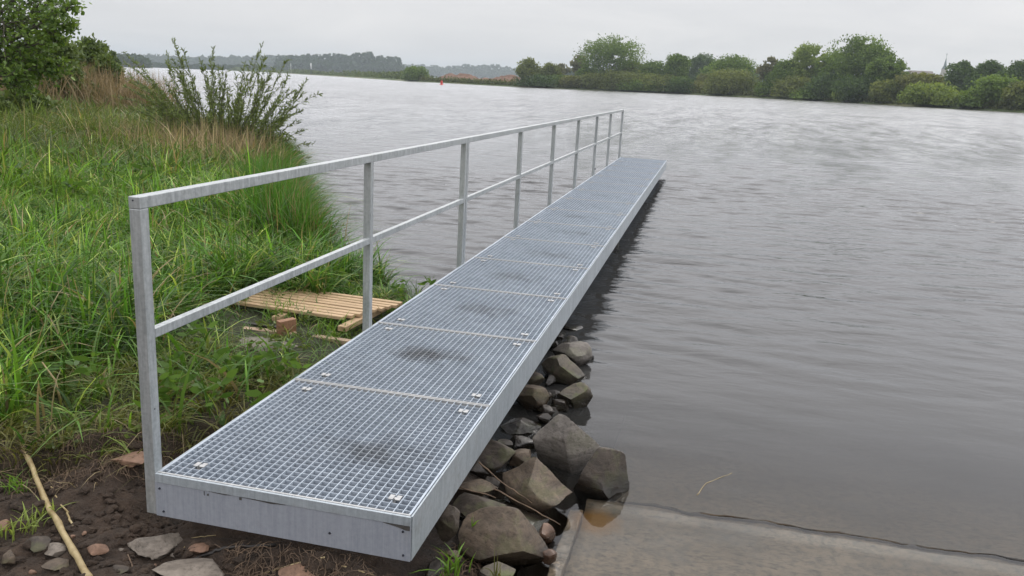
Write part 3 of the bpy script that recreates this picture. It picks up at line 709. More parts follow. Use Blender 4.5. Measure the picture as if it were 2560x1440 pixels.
# ------------------------------------------------------------------ grass
def blades(name, P, hgt, wid, lean, az, col, bend=0.5, segs=4, mat=None, tipc=1.25, tag_kw=None, parent=None, droop=0.0):
    """one mesh of grass blades. P (n,3) roots; lean 0..1 how far the tip goes sideways; az direction"""
    n = len(P)
    d = np.stack([np.cos(az), np.sin(az), np.zeros(n)], 1)
    tw = rng.uniform(0, 2 * np.pi, n); sdv = np.stack([np.cos(tw), np.sin(tw), np.zeros(n)], 1)
    V = np.zeros((n, 2 * (segs + 1), 3), np.float32); C = np.zeros_like(V)
    prev = P.copy(); 
    for k in range(segs + 1):
        t = k / segs
        side = lean * hgt * (t ** 1.7)
        up = hgt * (t - (0.35 * lean + droop) * t ** 2.6)
        c = P + d * side[:, None] + np.array([0, 0, 1.0]) * up[:, None]
        wd = wid * (1 - t ** 2.2 * 0.94) * (0.55 + 0.45 * min(1, t * 4))
        V[:, 2 * k] = c - sdv * (wd / 2)[:, None]; V[:, 2 * k + 1] = c + sdv * (wd / 2)[:, None]
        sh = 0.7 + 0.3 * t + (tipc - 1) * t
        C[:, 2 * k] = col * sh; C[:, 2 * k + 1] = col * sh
    base = (np.arange(n) * 2 * (segs + 1))[:, None]
    Fq = np.concatenate([base + np.array([[2 * k, 2 * k + 1, 2 * k + 3, 2 * k + 2]]) for k in range(segs)], 0)
    me = np_mesh(name, V.reshape(-1, 3), Fq, np.clip(C.reshape(-1, 3), 0, 1), smooth=True)
    return link(name, me, mat or BLADE, parent)
def zat(P2): return near_ground(P2[:, 0], P2[:, 1])
G1 = np.array([0.048, 0.120, 0.016]); G2 = np.array([0.120, 0.230, 0.030]); G3 = np.array([0.24, 0.31, 0.075]); TAN = np.array([0.34, 0.27, 0.15]); OLIVE = np.array([0.10, 0.105, 0.032])
def visible(P2, z=0.0, m=160):
    v = np.column_stack([P2, np.full(len(P2), z)]) - CAM; zz = v @ CD
    px = 1280 + F_PX * (v @ CR) / zz; py = 720 - F_PX * (v @ CU) / zz
    return (zz > 0.3) & (px > -m - 750) & (px < 2560 + m) & (py > -200) & (py < 1440 + 260)
def soil_zone(x, y):                              # bare, dug ground near the end plate, beside the jetty, on the ramp side
    e = y - 0.75 * x - 0.80 + 0.10 * fbm(x, y, 1.3, 77, 3)
    b = (e < 0) & (x > -2.6)
    return b | (x > 0.02) & (y < 4.6) | (x > 1.0)
def pallet_zone(x, y): return (x > -1.28) & (x < 0.0) & (y > 1.55) & (y < 2.95)
def field(n, xr, yr, hs, ws, lush=1.0, tufts=0.35, seed=1, hscale=None):
    r = np.random.default_rng(seed)
    nt = max(4, int(n / 20))
    T2 = np.stack([r.uniform(*xr, nt), r.uniform(*yr, nt)], 1)
    k = r.integers(0, nt, n); off = r.normal(0, 0.055, (n, 2)) * (hs[1] / 0.5)
    P2 = T2[k] + off
    taz = r.uniform(0, 2 * np.pi, nt); th = r.uniform(0.6, 1.2, nt) * (1 + 0.28 * fbm(T2[:, 0], T2[:, 1], 0.35, 57, 3))
    az = np.arctan2(off[:, 1], off[:, 0]) * 1.0; 
    az = np.where(r.random(n) < 0.5, az, taz[k] + r.normal(0, 0.5, n))
    h = r.uniform(hs[0], hs[1], n) * th[k]
    wd = r.uniform(ws[0], ws[1], n); lean = np.clip(r.normal(0.75, 0.45, n), 0.05, 1.9)
    mixv = np.clip(r.normal(0.45, 0.25, nt)[k] + r.normal(0, 0.18, n) + 0.28 * fbm(P2[:, 0], P2[:, 1], 0.22, 31, 2), 0, 1)[:, None]
    col = G1 * (1 - mixv) + G2 * mixv
    yl = (r.random(n) < 0.16)[:, None]; col = np.where(yl, G3 * r.uniform(0.7, 1.3, (n, 1)), col)
    col = col * np.exp(r.normal(0, 0.28, nt)[k] + r.normal(0, 0.28, n))[:, None]
    ol = np.clip((np.hypot(P2[:, 0] - 1.9, P2[:, 1] + 2.5) - 10.5) / 8 + 0.4 * fbm(P2[:, 0], P2[:, 1], 0.12, 91, 3), 0, 0.58)[:, None]
    col = col * (1 - ol) + OLIVE * r.uniform(0.4, 1.2, (n, 1)) * ol
    dr = (r.random(n) < 0.06)[:, None]; col = np.where(dr, TAN * r.uniform(0.6, 1.1, (n, 1)), col)
    return P2, h, wd, lean, az, col
def put(name, parts, segs=4, mat=None):
    P2 = np.concatenate([p[0] for p in parts]); a = [np.concatenate([p[i] for p in parts]) for i in range(1, 6)]
    P = np.column_stack([P2, zat(P2) - 0.01])
    o = blades(name, P, a[0], a[1], a[2], a[3], a[4], segs=segs, mat=mat, droop=0.10); return tag(o, kind='stuff', label=None)
def filt(p, keep):
    return tuple(q[keep] for q in p)
parts = []
specs = [(42000, (-5.5, 0.0), (-0.8, 5.4), (0.14, 0.55), (0.008, 0.022), 1),
         (42000, (-12, -0.9), (4.6, 12.5), (0.22, 0.72), (0.012, 0.028), 2),
         (34000, (-24, -5), (11, 24), (0.30, 0.80), (0.018, 0.040), 3)]
for n, xr, yr, hs, ws, sd_ in specs:
    p = field(n * 2 if sd_ == 1 else n * 2, xr, yr, hs, ws, seed=sd_)
    x, y = p[0][:, 0], p[0][:, 1]; d = shore_sd(x, y)
    trampled = (x > -1.15 + 0.15 * np.sin(y * 5)) & (y < 2.6) & (x > -1.4)
    keep = (d > 0.03) & ~soil_zone(x, y) & ~pallet_zone(x, y) & visible(p[0]) & (~trampled | (rng.random(len(x)) < 0.05)) & ~((x > -0.75) & (y > 2.9)) & (x < -0.14 - 0.35 * p[1])
    parts.append(filt(p, keep))
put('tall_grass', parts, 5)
# short, trodden, yellowish grass between the first post and the wood
parts = []
p = field(36000, (-2.1, -0.02), (-0.7, 3.6), (0.05, 0.20), (0.004, 0.010), seed=5)
x, y = p[0][:, 0], p[0][:, 1]
e = y - 0.75 * x - 0.70 + 0.12 * fbm(x, y, 1.3, 77, 3)
keep = (e > 0) & (x < -0.07 - 0.5 * p[1]) & visible(p[0]) & ~((pallet_zone(x, y)) & (rng.random(len(x)) < 0.8))
p = list(filt(p, keep)); n = len(p[0]); p[3] = np.clip(rng.normal(1.0, 0.35, n), 0.2, 1.8)
mk = np.clip(0.55 + 0.5 * fbm(p[0][:, 0], p[0][:, 1], 0.9, 41, 2) - 0.35 * (p[0][:, 1] - 1.0), 0, 1)[:, None]
yel = np.array([0.17, 0.165, 0.05]); p[5] = p[5] * (1 - mk) + yel * rng.uniform(0.5, 1.2, (n, 1)) * mk
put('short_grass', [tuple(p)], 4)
# dry matted stalks lying along the turf edge
n = 2600; P2 = np.stack([rng.uniform(-1.7, -0.02, n), rng.uniform(-0.5, 2.6, n)], 1); x, y = P2[:, 0], P2[:, 1]
e = y - 0.75 * x - 0.78; k = (np.abs(e) < 0.30) & (x < -0.05); P2 = P2[k]; n = len(P2)
o = blades('dry_stalks', np.column_stack([P2, zat(P2) + 0.005]), rng.uniform(0.04, 0.16, n), rng.uniform(0.0025, 0.005, n), rng.uniform(0.8, 2.4, n), rng.uniform(0, 6.28, n), (TAN * rng.uniform(0.25, 0.9, (n, 1))), mat=STRAW, droop=0.3); tag(o, kind='stuff')
# dry tan reeds: under the willow, behind the meadow, and a few in the lush grass
def dry(name, centre, rad, n, h, wd, colr=(0.6, 1.1), col=TAN):
    P2 = np.stack([centre[0] + rng.normal(0, rad[0], n), centre[1] + rng.normal(0, rad[1], n)], 1)
    P2 = P2[shore_sd(P2[:, 0], P2[:, 1]) > 0.0]; n = len(P2)
    return tag(blades(name, np.column_stack([P2, zat(P2) - 0.02]), rng.uniform(*h, n), rng.uniform(*wd, n), np.clip(rng.normal(0.4, 0.3, n), 0, 1.2), rng.uniform(0, 6.28, n), col * rng.uniform(*colr, (n, 1)), mat=STRAW), kind='stuff')
WB = on_z(560, 425, -0.30)
dry('dry_grass', (WB[0] - 0.2, WB[1] - 0.5), (0.8, 0.6), 2600, (0.3, 0.8), (0.008, 0.016), (0.35, 1.0))
dry('dry_grass', (WB[0] + 0.9, WB[1] - 0.9), (0.45, 0.5), 1600, (0.35, 0.9), (0.008, 0.016), (0.3, 0.9))
q = on_z(560, 435, -0.1); dry('dry_grass', (q[0], q[1]), (0.9, 0.5), 420, (0.5, 1.05), (0.008, 0.016), (0.5, 1.2), np.array([0.40, 0.32, 0.19]))
rc = on_z(190, 275, 0.0)
dry('dry_reeds', (rc[0], rc[1]), (1.8, 2.2), 8000, (1.0, 1.8), (0.014, 0.028), (0.4, 0.85), np.array([0.34, 0.26, 0.15]))
for (qx, qy) in ((330, 330), (420, 360)):
    q = on_z(qx, qy, 0.0); dry('dry_grass', (q[0], q[1]), (1.2, 1.2), 350, (0.3, 0.8), (0.008, 0.016), (0.35, 0.8))
q = on_z(845, 640, -0.35); dry('dry_grass', (q[0] - 0.1, q[1] + 0.15), (0.22, 0.3), 420, (0.25, 0.6), (0.005, 0.009), (0.3, 0.85))
# overhanging fringe at the waterside
def fringe():
    n = 9000; t = rng.random(n); seg = dens(SHORE[8:13], 0.05); k = rng.integers(0, len(seg) - 1, n); P2 = seg[k] + rng.normal(0, 0.10, (n, 2)) + np.array([-0.12, -0.05])
    sdist = shore_sd(P2[:, 0], P2[:, 1]); P2 = P2[sdist > -0.06]; n = len(P2)
    P2 = P2[~((P2[:, 0] > -1.05) & (P2[:, 1] < 4.9))]; n = len(P2)
    az = np.where(rng.random(n) < 0.7, rng.normal(0.4, 0.7, n), rng.uniform(0, 6.28, n))
    col = G1 * rng.uniform(0.7, 1.6, (n, 1)); br = rng.random(n) < 0.12; col[br] = TAN * rng.uniform(0.3, 0.8, (br.sum(), 1))
    tag(blades('bank_reeds', np.column_stack([P2, zat(P2) - 0.02]), rng.uniform(0.30, 0.90, n), rng.uniform(0.007, 0.017, n), np.clip(rng.normal(0.6, 0.35, n), 0, 1.5), az, col, segs=6, droop=0.1), kind='stuff')
fringe()
def tip_reeds():
    n = 5200; seg = dens([(-1.3, 4.5), (-1.8, 5.0), (-2.35, 5.9), (-3.3, 7.3)], 0.04); k = rng.integers(0, len(seg) - 1, n)
    P2 = seg[k] + np.array([-0.28, -0.10]) + rng.normal(0, 0.16, (n, 2)); P2 = P2[(shore_sd(P2[:, 0], P2[:, 1]) > 0.0)]; n = len(P2)
    edge = np.clip(1 - shore_sd(P2[:, 0], P2[:, 1]) / 0.3, 0, 1)
    col = G1 * rng.uniform(0.7, 1.7, (n, 1)); br = rng.random(n) < 0.10 + 0.25 * edge; col[br] = TAN * rng.uniform(0.3, 0.8, (br.sum(), 1))
    tag(blades('bank_reeds', np.column_stack([P2, zat(P2) - 0.02]), rng.uniform(0.45, 0.92, n), rng.uniform(0.008, 0.017, n), np.clip(rng.normal(0.28, 0.22, n), 0, 1.0), rng.uniform(0, 6.28, n), col, segs=6, droop=0.05), kind='stuff')
tip_reeds()

# single tufts standing in the soil and between the stones
def tuft(px, py, z, n, h, w_, label, spread=0.03, col=G2, lean=0.7, name='grass_tuft', group='single tufts in soil and stones'):
    P = on_z(px, py, z); P2 = np.column_stack([rng.normal(0, spread, n), rng.normal(0, spread, n), np.full(n, -0.01)])
    o = blades(name, P2, rng.uniform(h * 0.5, h, n), rng.uniform(w_ * 0.7, w_ * 1.2, n), np.clip(rng.normal(lean, 0.3, n), 0.1, 1.6), rng.uniform(0, 6.28, n), col * rng.uniform(0.7, 1.3, (n, 1)), segs=5)
    o.location = tuple(P); return tag(o, label, 'grass tuft', group)
tuft(1130, 1428, -0.33, 26, 0.13, 0.010, 'broad bladed green tuft at the bottom edge right of the end plate', 0.022)
tuft(1182, 1328, -0.34, 5, 0.11, 0.009, 'small sprig of green blades on top of the big tan boulder', 0.006, lean=0.35)
tuft(1240, 1440, -0.33, 8, 0.13, 0.008, 'few thin blades in front of the mossy bottom stone', 0.01, col=OLIVE, lean=0.4)
tuft(40, 1330, -0.24, 26, 0.11, 0.009, 'pale green tuft in the soil at the left picture edge', 0.035, col=G3)
tuft(112, 1288, -0.24, 24, 0.10, 0.007, 'yellowish tuft crossed by the lying cane', 0.03, col=G3)
tuft(240, 1130, -0.19, 16, 0.15, 0.010, 'arching tuft of broad blades at the turf edge left of the first post', 0.02, lean=0.9)
tuft(35, 1235, -0.22, 40, 0.13, 0.009, 'dense tuft hanging over the soil edge at far left', 0.03)
tuft(700, 800, -0.17, 46, 0.20, 0.008, 'green tuft growing up between the slatted wood and the loose board', 0.05, lean=0.5)
tuft(830, 845, -0.20, 60, 0.20, 0.008, 'green tuft between the wooden block and the second post', 0.07, lean=0.6)
tuft(965, 765, -0.33, 90, 0.28, 0.009, 'thick tuft around the overgrown boulder at the waterside', 0.12, col=G1 * 1.3)
tuft(1015, 745, -0.38, 50, 0.24, 0.008, 'tuft leaning over the water beside the overgrown boulder', 0.07, col=G1 * 1.3, lean=0.8)
tuft(860, 700, -0.30, 150, 0.45, 0.009, 'dark reedy tuft at the tip of the bank behind the slatted wood', 0.12, col=G1 * 1.1, lean=0.5)

# roots and fibres hanging in the dug edge
def fibres(n, region, seed):
    r = random.Random(seed); b = MB()
    for _ in range(n):
        x, y = region(r); z = float(H(np.array([x]), np.array([y]))[0]); a = r.uniform(0, 6.28); L_ = r.uniform(0.03, 0.11)
        pts = [(x, y, z + 0.002)]
        for k in range(1, 5):
            a += r.uniform(-0.7, 0.7); x += math.cos(a) * L_ / 4; y += math.sin(a) * L_ / 4
            pts.append((x, y, float(H(np.array([x]), np.array([y]))[0]) + 0.004 + r.uniform(0, 0.022)))
        b.tube(pts, [0.0016, 0.0014, 0.0012, 0.001, 0.0006], 4, False)
    return b
b = fibres(420, lambda r: (r.uniform(0.3, 1.0), r.uniform(-0.25, -0.02)), 3)
o = link('root_fibres', b.mesh('root_fibres'), TWIG); tag(o, kind='stuff')
b = fibres(520, lambda r: (lambda x: (x, 0.75 * x + 0.70 + r.uniform(-0.18, 0.12)))(r.uniform(-0.9, -0.04)), 4)
o = link('root_fibres', b.mesh('root_fibres'), TWIG); tag(o, kind='stuff')
b = fibres(200, lambda r: (r.uniform(1.02, 1.14), r.uniform(0.05, 0.5)), 6)
o = link('root_fibres', b.mesh('root_fibres'), TWIG); tag(o, kind='stuff')

cl = [rock_mesh('clod', 0.02, 0.017, 0.012, 700 + k, 5, 2, 0.25) for k in range(4)]
cv, cf, nn = [], [], 0
for _ in range(3200):
    x, y = prs.uniform(-1.3, 1.2), prs.uniform(-0.6, 0.6)
    if (0 < x < 1.02 and y > -0.02) or y - 0.75 * x - 0.78 > 0: continue
    me = cl[prs.randrange(4)]; sc = prs.choice((0.25, 0.35, 0.5, 0.8, 1.3)); z = float(near_ground(np.array([x]), np.array([y]))[0])
    Mx = Matrix.Translation((x, y, z)) @ Matrix.Rotation(prs.uniform(0, 6), 4, 'Z') @ Matrix.Rotation(prs.uniform(-.6, .6), 4, 'X') @ Matrix.Scale(sc, 4)
    cv += [tuple(Mx @ v.co) for v in me.vertices]; cf += [tuple(nn + i for i in f.vertices) for f in me.polygons]; nn += len(me.vertices)
me = bpy.data.meshes.new('soil_clods'); me.from_pydata(cv, [], cf); tag(link('soil_clods', me, SOIL), kind='stuff')
for c__ in cl: bpy.data.meshes.remove(c__)
def stick(pix, z, r0, r1, mat, label, name='twig', cat='twig', wob=0.004, knots=0):
    P = [on_z(px, py, zz) if zz is not None else on_ground(px, py, r0 * 1.2) for (px, py), zz in zip(pix, z)]
    pts = []; base = P[0]
    for a, b_ in zip(P[:-1], P[1:]):
        for k in range(6): pts.append(a + (b_ - a) * k / 6 + rng.normal(0, wob, 3) * (1 if k else 0) - base)
    pts.append(P[-1] - base); n = len(pts); rad = [r0 + (r1 - r0) * i / (n - 1) for i in range(n)]
    if knots:
        for i in range(2, n, knots): rad[i] *= 1.22
    b = MB(); b.tube([tuple(p) for p in pts], rad, 8)
    o = link(name, b.mesh(name, 0, True), mat, None, tuple(base)); return tag(o, label, cat)
stick([(52, 1102), (110, 1245), (165, 1345), (222, 1445)], [None] * 4, 0.0095, 0.012, CANE, 'long yellow cane lying over the dug soil, bottom left', 'reed_cane', 'cane', 0.0015, 4)
stick([(125, 1215), (160, 1270), (182, 1316)], [None] * 3, 0.003, 0.004, CANE, 'thin dry straw leaning right of the long cane', 'dry_straw', 'straw')
stick([(655, 1435), (730, 1412), (812, 1393)], [None] * 3, 0.004, 0.0028, CANE, 'pale straw lying over the red brown slab at the bottom edge', 'dry_straw', 'straw', 0.001)
stick([(440, 1412), (520, 1385), (560, 1370), (690, 1362)], [None] * 4, 0.007, 0.006, BLACKSTICK, 'wet black stick in the soil in front of the end plate', 'black_stick', 'stick', 0.002)
stick([(855, 1415), (905, 1428), (935, 1440)], [None] * 3, 0.003, 0.003, CANE, 'short pale straw under the end plate, bottom middle', 'dry_straw', 'straw', 0.001)
stick([(320, 1385), (335, 1430)], [None] * 2, 0.0028, 0.002, TWIG, 'short brown twig pointing down beside the blotched stone', 'twig', 'twig', 0.001)
stick([(1197, 1155), (1260, 1210), (1330, 1258)], [-0.20, -0.29, -0.36], 0.0035, 0.0025, TWIG, 'brown twig running from the jetty down onto the ridged boulder', 'twig', 'twig', 0.002)
stick([(1235, 1223), (1310, 1262), (1400, 1312)], [-0.30, -0.36, -0.40], 0.0035, 0.002, TWIG, 'twig lying over the low wet slab towards the kerb', 'twig', 'twig', 0.002)
stick([(1150, 1218), (1240, 1245)], [-0.27, -0.33], 0.003, 0.002, TWIG, 'thin twig beside the small brown stone under the jetty', 'twig', 'twig', 0.002)
stick([(1742, 1238), (1765, 1208), (1830, 1182)], [-0.449, -0.449, -0.449], 0.0018, 0.0012, CANE, 'curved pale twig floating on the water beyond the ramp', 'floating_twig', 'twig', 0.001)
stick([(458, 1372), (480, 1345), (540, 1338)], [None] * 3, 0.0025, 0.0018, CANE, 'bent pale green sprout beside the flat reddish stone', 'plant_sprout', 'sprout', 0.001)
for k, (qa, qb, lb) in enumerate((((105, 905), (150, 965), 'pale dry stalk in the grass left of the first post'), ((35, 510), (72, 610), 'upper dry stalk leaning in the grass at far left'),
                                 ((140, 265), (205, 370), 'long pale reed stem bent over the meadow'), ((100, 365), (140, 440), 'dry stem standing in the middle of the lush grass'),
                                 ((498, 705), (530, 660), 'straight dry stem rising behind the mid rail'))):
    A = on_z(*qb, 0.0 if k != 4 else -0.05); D_ = depth(A); B = at_d(qa[0], qa[1], D_ * 0.99)
    A[2] = float(near_ground(A[:1], A[1:2])[0])
    b = MB(); mid_ = (A + B) / 2 + np.array([0.02, 0, 0.03]); b.tube([(0, 0, 0), tuple(mid_ - A), tuple(B - A)], [0.006, 0.005, 0.003], 6)
    o = link('dry_stalk', b.mesh('dry_stalk', 0, True), CANE, None, tuple(A)); tag(o, lb, 'stalk')

# ------------------------------------------------------------------ wood and slabs left of the jetty
A = on_z(575, 742, -0.14); Bp = on_z(985, 800, -0.14)
ang = math.atan2(Bp[1] - A[1], Bp[0] - A[0])
pal = thing('slatted_panel', (float(A[0]), float(A[1]), -0.155), 'slatted panel of weathered brown battens lying in the grass beside the jetty', 'wooden panel', rz=ang)
nsl = 9
for k in range(nsl):
    y = -k * 0.064 + 0.29; ln = 1.40 + rng.uniform(-.02, .02); x0 = -0.16 + rng.uniform(-0.03, 0.03) - 0.02 * k
    b = MB(); b.box(0, ln, -0.021, 0.021, 0, 0.022); s = link('slat', b.mesh('slat', 0.003), WOOD, pal, (x0, y, 0.035 + 0.001 * k)); s.rotation_euler = (rng.uniform(-.05, .05), 0, rng.uniform(-0.004, 0.004))
for xx in (0.05, 0.62, 1.12):
    b = MB(); b.box(-0.03, 0.03, -0.34, 0.33, 0, 0.034); link('bearer', b.mesh('bearer', 0.003), WOOD, pal, (xx, 0, 0))
def board(px0, px1, z, w_, t_, mat, name, label, cat, rx=0.0):
    a = on_z(*px0, z); c = on_z(*px1, z); L_ = float(np.linalg.norm(c - a)); b = MB(); b.box(0, L_, -w_ / 2, w_ / 2, -t_ / 2, t_ / 2)
    o = link(name, b.mesh(name, 0.003), mat, None, tuple(a)); o.rotation_euler = (rx, -math.asin((c[2] - a[2]) / L_), math.atan2(c[1] - a[1], c[0] - a[0])); return tag(o, label, cat)
board((580, 822), (738, 838), -0.165, 0.05, 0.035, WOOD_PALE, 'wooden_board', 'pale board lying left of the upright red brown block', 'board')
board((785, 843), (885, 858), -0.175, 0.045, 0.03, WOOD_PALE, 'wooden_board', 'pale board end between tufts right of the block', 'board')
board((585, 808), (700, 822), -0.16, 0.035, 0.03, BLACKSTICK, 'black_batten', 'thin black batten behind the pale board', 'batten')
q = on_z(716, 838, -0.17); b = MB(); b.box(-0.022, 0.022, -0.06, 0.06, 0, 0.105); o = link('wooden_block', b.mesh('wooden_block', 0.003), WOOD_RED, None, tuple(q)); o.rotation_euler = (0, 0.05, -0.5); tag(o, 'upright red brown wooden block beside the pale board', 'wooden block')
for (a_, c_, lb, sd_) in (((395, 872), (150, 60), 'grey concrete slab half under grass behind the first post', 3), ((655, 862), (190, 46), 'weathered concrete slab in front of the pale board', 4)):
    q = on_z(*a_, -0.165); k = F_PX / depth(q)
    me = rock_mesh('concrete_slab', c_[0] / k / 2, 0.13, 0.03, sd_, 5, 4, 0.05, 0.8)
    o = link('concrete_slab', me, DRYCONC, None, tuple(q)); o.rotation_euler = (0, 0, 0.15); tag(o, lb, 'concrete slab')

# ------------------------------------------------------------------ leaves, shrubs and trees
LT = np.array([(0, 0), (0.32, 0.26), (0.7, 0.2), (1, 0), (0.7, -0.2), (0.32, -0.26)])
LN = np.array([(0, 0), (0.3, 0.09), (0.7, 0.075), (1, 0), (0.7, -0.075), (0.3, -0.09)])
QD = np.array([(-0.5, -0.35), (0.5, -0.5), (0.4, 0.5), (-0.45, 0.4)])
def leaves(P, size, col, tmpl, dirs=None, flat=0.0):
    n = len(P); k = len(tmpl)
    if dirs is None: dirs = rng.normal(0, 1, (n, 3))
    dirs = dirs / np.linalg.norm(dirs, axis=1)[:, None]
    q = rng.normal(0, 1, (n, 3)); q[:, 2] *= 1 - flat; s = np.cross(dirs, q); s /= np.linalg.norm(s, axis=1)[:, None] + 1e-9
    size = np.asarray(size).reshape(-1, 1, 1)
    V = P[:, None, :] + size * (tmpl[None, :, 0:1] * dirs[:, None, :] + tmpl[None, :, 1:2] * s[:, None, :])
    C = np.repeat(col[:, None, :], k, 1)
    return V.reshape(-1, 3), (np.arange(n) * k)[:, None] + np.arange(k)[None], C.reshape(-1, 3)
def leaf_obj(name, P, size, col, tmpl, mat, parent, dirs=None):
    V, Fq, C = leaves(P, size, col, tmpl, dirs); return link(name, np_mesh(name, V, Fq, np.clip(C, 0, 1)), mat, parent)

def weeds(n, xr, yr, hmax, sz, seed, keepf, c0=(0.05, 0.105, 0.02), c1=(0.13, 0.23, 0.045)):
    r = np.random.default_rng(seed); nc = n // 16; C2 = np.stack([r.uniform(*xr, nc), r.uniform(*yr, nc)], 1); hc = r.uniform(0.2, 1, nc) * hmax
    C2k = keepf(C2[:, 0], C2[:, 1]) & visible(C2); C2 = C2[C2k]; hc = hc[C2k]; k = np.repeat(np.arange(len(C2)), 16); n = len(k)
    u = r.random(n); P2 = C2[k] + r.normal(0, 0.02, (n, 2)); P = np.column_stack([P2, zat(P2) + 0.01 + u * hc[k]])
    a = r.uniform(0, 6.28, n); D_ = np.stack([np.cos(a), np.sin(a), r.uniform(-0.1, 0.9, n)], 1); mm = np.clip(r.normal(0.5, 0.3, (n, 1)), 0, 1)
    V, Fq, C = leaves(P, r.uniform(sz[0], sz[1], n), np.array(c0) * (1 - mm) + np.array(c1) * mm, LT * np.array([1, 0.75]), D_, 0.8)
    return tag(link('leafy_weeds', np_mesh('leafy_weeds', V, Fq, C), BLADE), kind='stuff')
def wk(x, y): return (shore_sd(x, y) > 0.05) & ~soil_zone(x, y) & ~pallet_zone(x, y) & (fbm(x, y, 0.5, 66, 3) > -0.1)
weeds(9000, (-4.5, 0), (0.3, 5.2), 0.28, (0.03, 0.10), 21, wk)
weeds(9000, (-9, -1), (4.5, 12), 0.5, (0.05, 0.13), 22, wk)
weeds(2200, (-1.9, -0.03), (-0.4, 3.6), 0.08, (0.02, 0.05), 23, lambda x, y: (y - 0.75 * x - 0.75 > 0) & (x < -0.04), (0.07, 0.10, 0.025), (0.15, 0.20, 0.05))
weeds(5000, (-3.2, -0.6), (3.9, 6.6), 0.40, (0.04, 0.11), 24, lambda x, y: (shore_sd(x, y) > 0.12) & (shore_sd(x, y) < 0.6) & (x < -0.9), (0.035, 0.08, 0.016), (0.09, 0.17, 0.035))

# willow shrub on the bank: each wand rises from the stool and arches out
willow = thing('willow_shrub', tuple(WB), 'loose willow shrub with long leafy wands rising on the grassy bank over the water', 'shrub')
dW = depth(WB)
tips = [(432, 98, 0), (415, 130, .2), (533, 118, .3), (500, 150, 0), (655, 112, -.3), (630, 150, 0), (722, 150, -.2), (766, 200, -.5), (745, 232, 0), (752, 302, .3), (705, 300, 0), (715, 335, .2), (690, 372, .5), (738, 350, -.3), (660, 385, .1), (700, 318, -.5), (432, 150, .1), (655, 150, .2), (535, 160, -.2), (728, 382, -.4), (735, 405, .4),
        (310, 130, .6), (322, 185, .3), (345, 230, .6), (385, 215, .2), (470, 205, -.3), (555, 170, .2), (575, 215, -.4), (600, 240, 0), (640, 235, .4), (520, 215, .5), (445, 260, .3), (400, 285, .5), (690, 255, -.3), (660, 300, -.6), (620, 290, .6), (360, 300, .7), (490, 260, .1), (545, 265, -.5), (700, 355, .2), (690, 400, -.2), (650, 350, .5), (590, 190, .1), (450, 175, .4), (672, 215, .3), (380, 250, -.2)]
wb = MB(); LP_, LD_, LC_ = [], [], []
allt = [(t[0], t[1], t[2]) for t in tips]
for t in tips:
    for _ in range(4): allt.append((t[0] + rng.uniform(-45, 45), t[1] + abs(rng.normal(0, 60)) + 20, t[2] + rng.uniform(-.5, .5)))
for (tx, ty, dz) in allt:
    tip = at_d(tx, ty, dW + dz) - WB
    root = np.array([rng.normal(0.0, 0.16) + 0.30 * np.sign(tip[0]) * min(1, abs(tip[0]) / 1.2), rng.normal(0, 0.16), -0.05])
    ctl = root * 0.55 + tip * 0.45 + np.array([0, 0, 0.16 * np.linalg.norm(tip[:2]) + 0.05]) + rng.normal(0, 0.05, 3)
    N_ = 14; pts = [(1 - s) ** 2 * root + 2 * s * (1 - s) * ctl + s * s * tip for s in np.linspace(0, 1, N_)]
    pts = [p + rng.normal(0, 0.012, 3) * (0 < i < N_ - 1) for i, p in enumerate(pts)]
    wb.tube([tuple(p) for p in pts], list(np.linspace(0.009, 0.002, N_)), 5, False)
    pts = np.array(pts); T_ = np.gradient(pts, axis=0)
    nl = int(150 * np.linalg.norm(tip - root) / 1.6)
    s = rng.uniform(0.15, 1.0, nl) ** 0.9; idx = s * (N_ - 1); i0 = np.minimum(idx.astype(int), N_ - 2); fr_ = (idx - i0)[:, None]
    P_ = pts[i0] * (1 - fr_) + pts[i0 + 1] * fr_; dr_ = T_[i0] / np.linalg.norm(T_[i0], axis=1)[:, None]
    # short side shoots: put leaves off the stem
    sh = rng.normal(0, 1, (nl, 3)); sh /= np.linalg.norm(sh, axis=1)[:, None]; off = (rng.random(nl) < 0.6) * rng.uniform(0, 0.18, nl) * (1.05 - s)
    LP_.append(P_ + sh * off[:, None] + dr_ * off[:, None]); LD_.append(dr_ * 0.75 + rng.normal(0, 0.55, (nl, 3))); mx_ = rng.random((nl, 1))
    LC_.append(np.array([0.065, 0.098, 0.03]) * (1 - mx_) + np.array([0.18, 0.235, 0.07]) * mx_)
link('stem', wb.mesh('stem'), BARK, willow)
Pw = np.concatenate(LP_); leaf_obj('foliage', Pw, rng.uniform(0.04, 0.095, len(Pw)), np.concatenate(LC_), LN * np.array([1, 1.15]), LEAF, willow, np.concatenate(LD_))

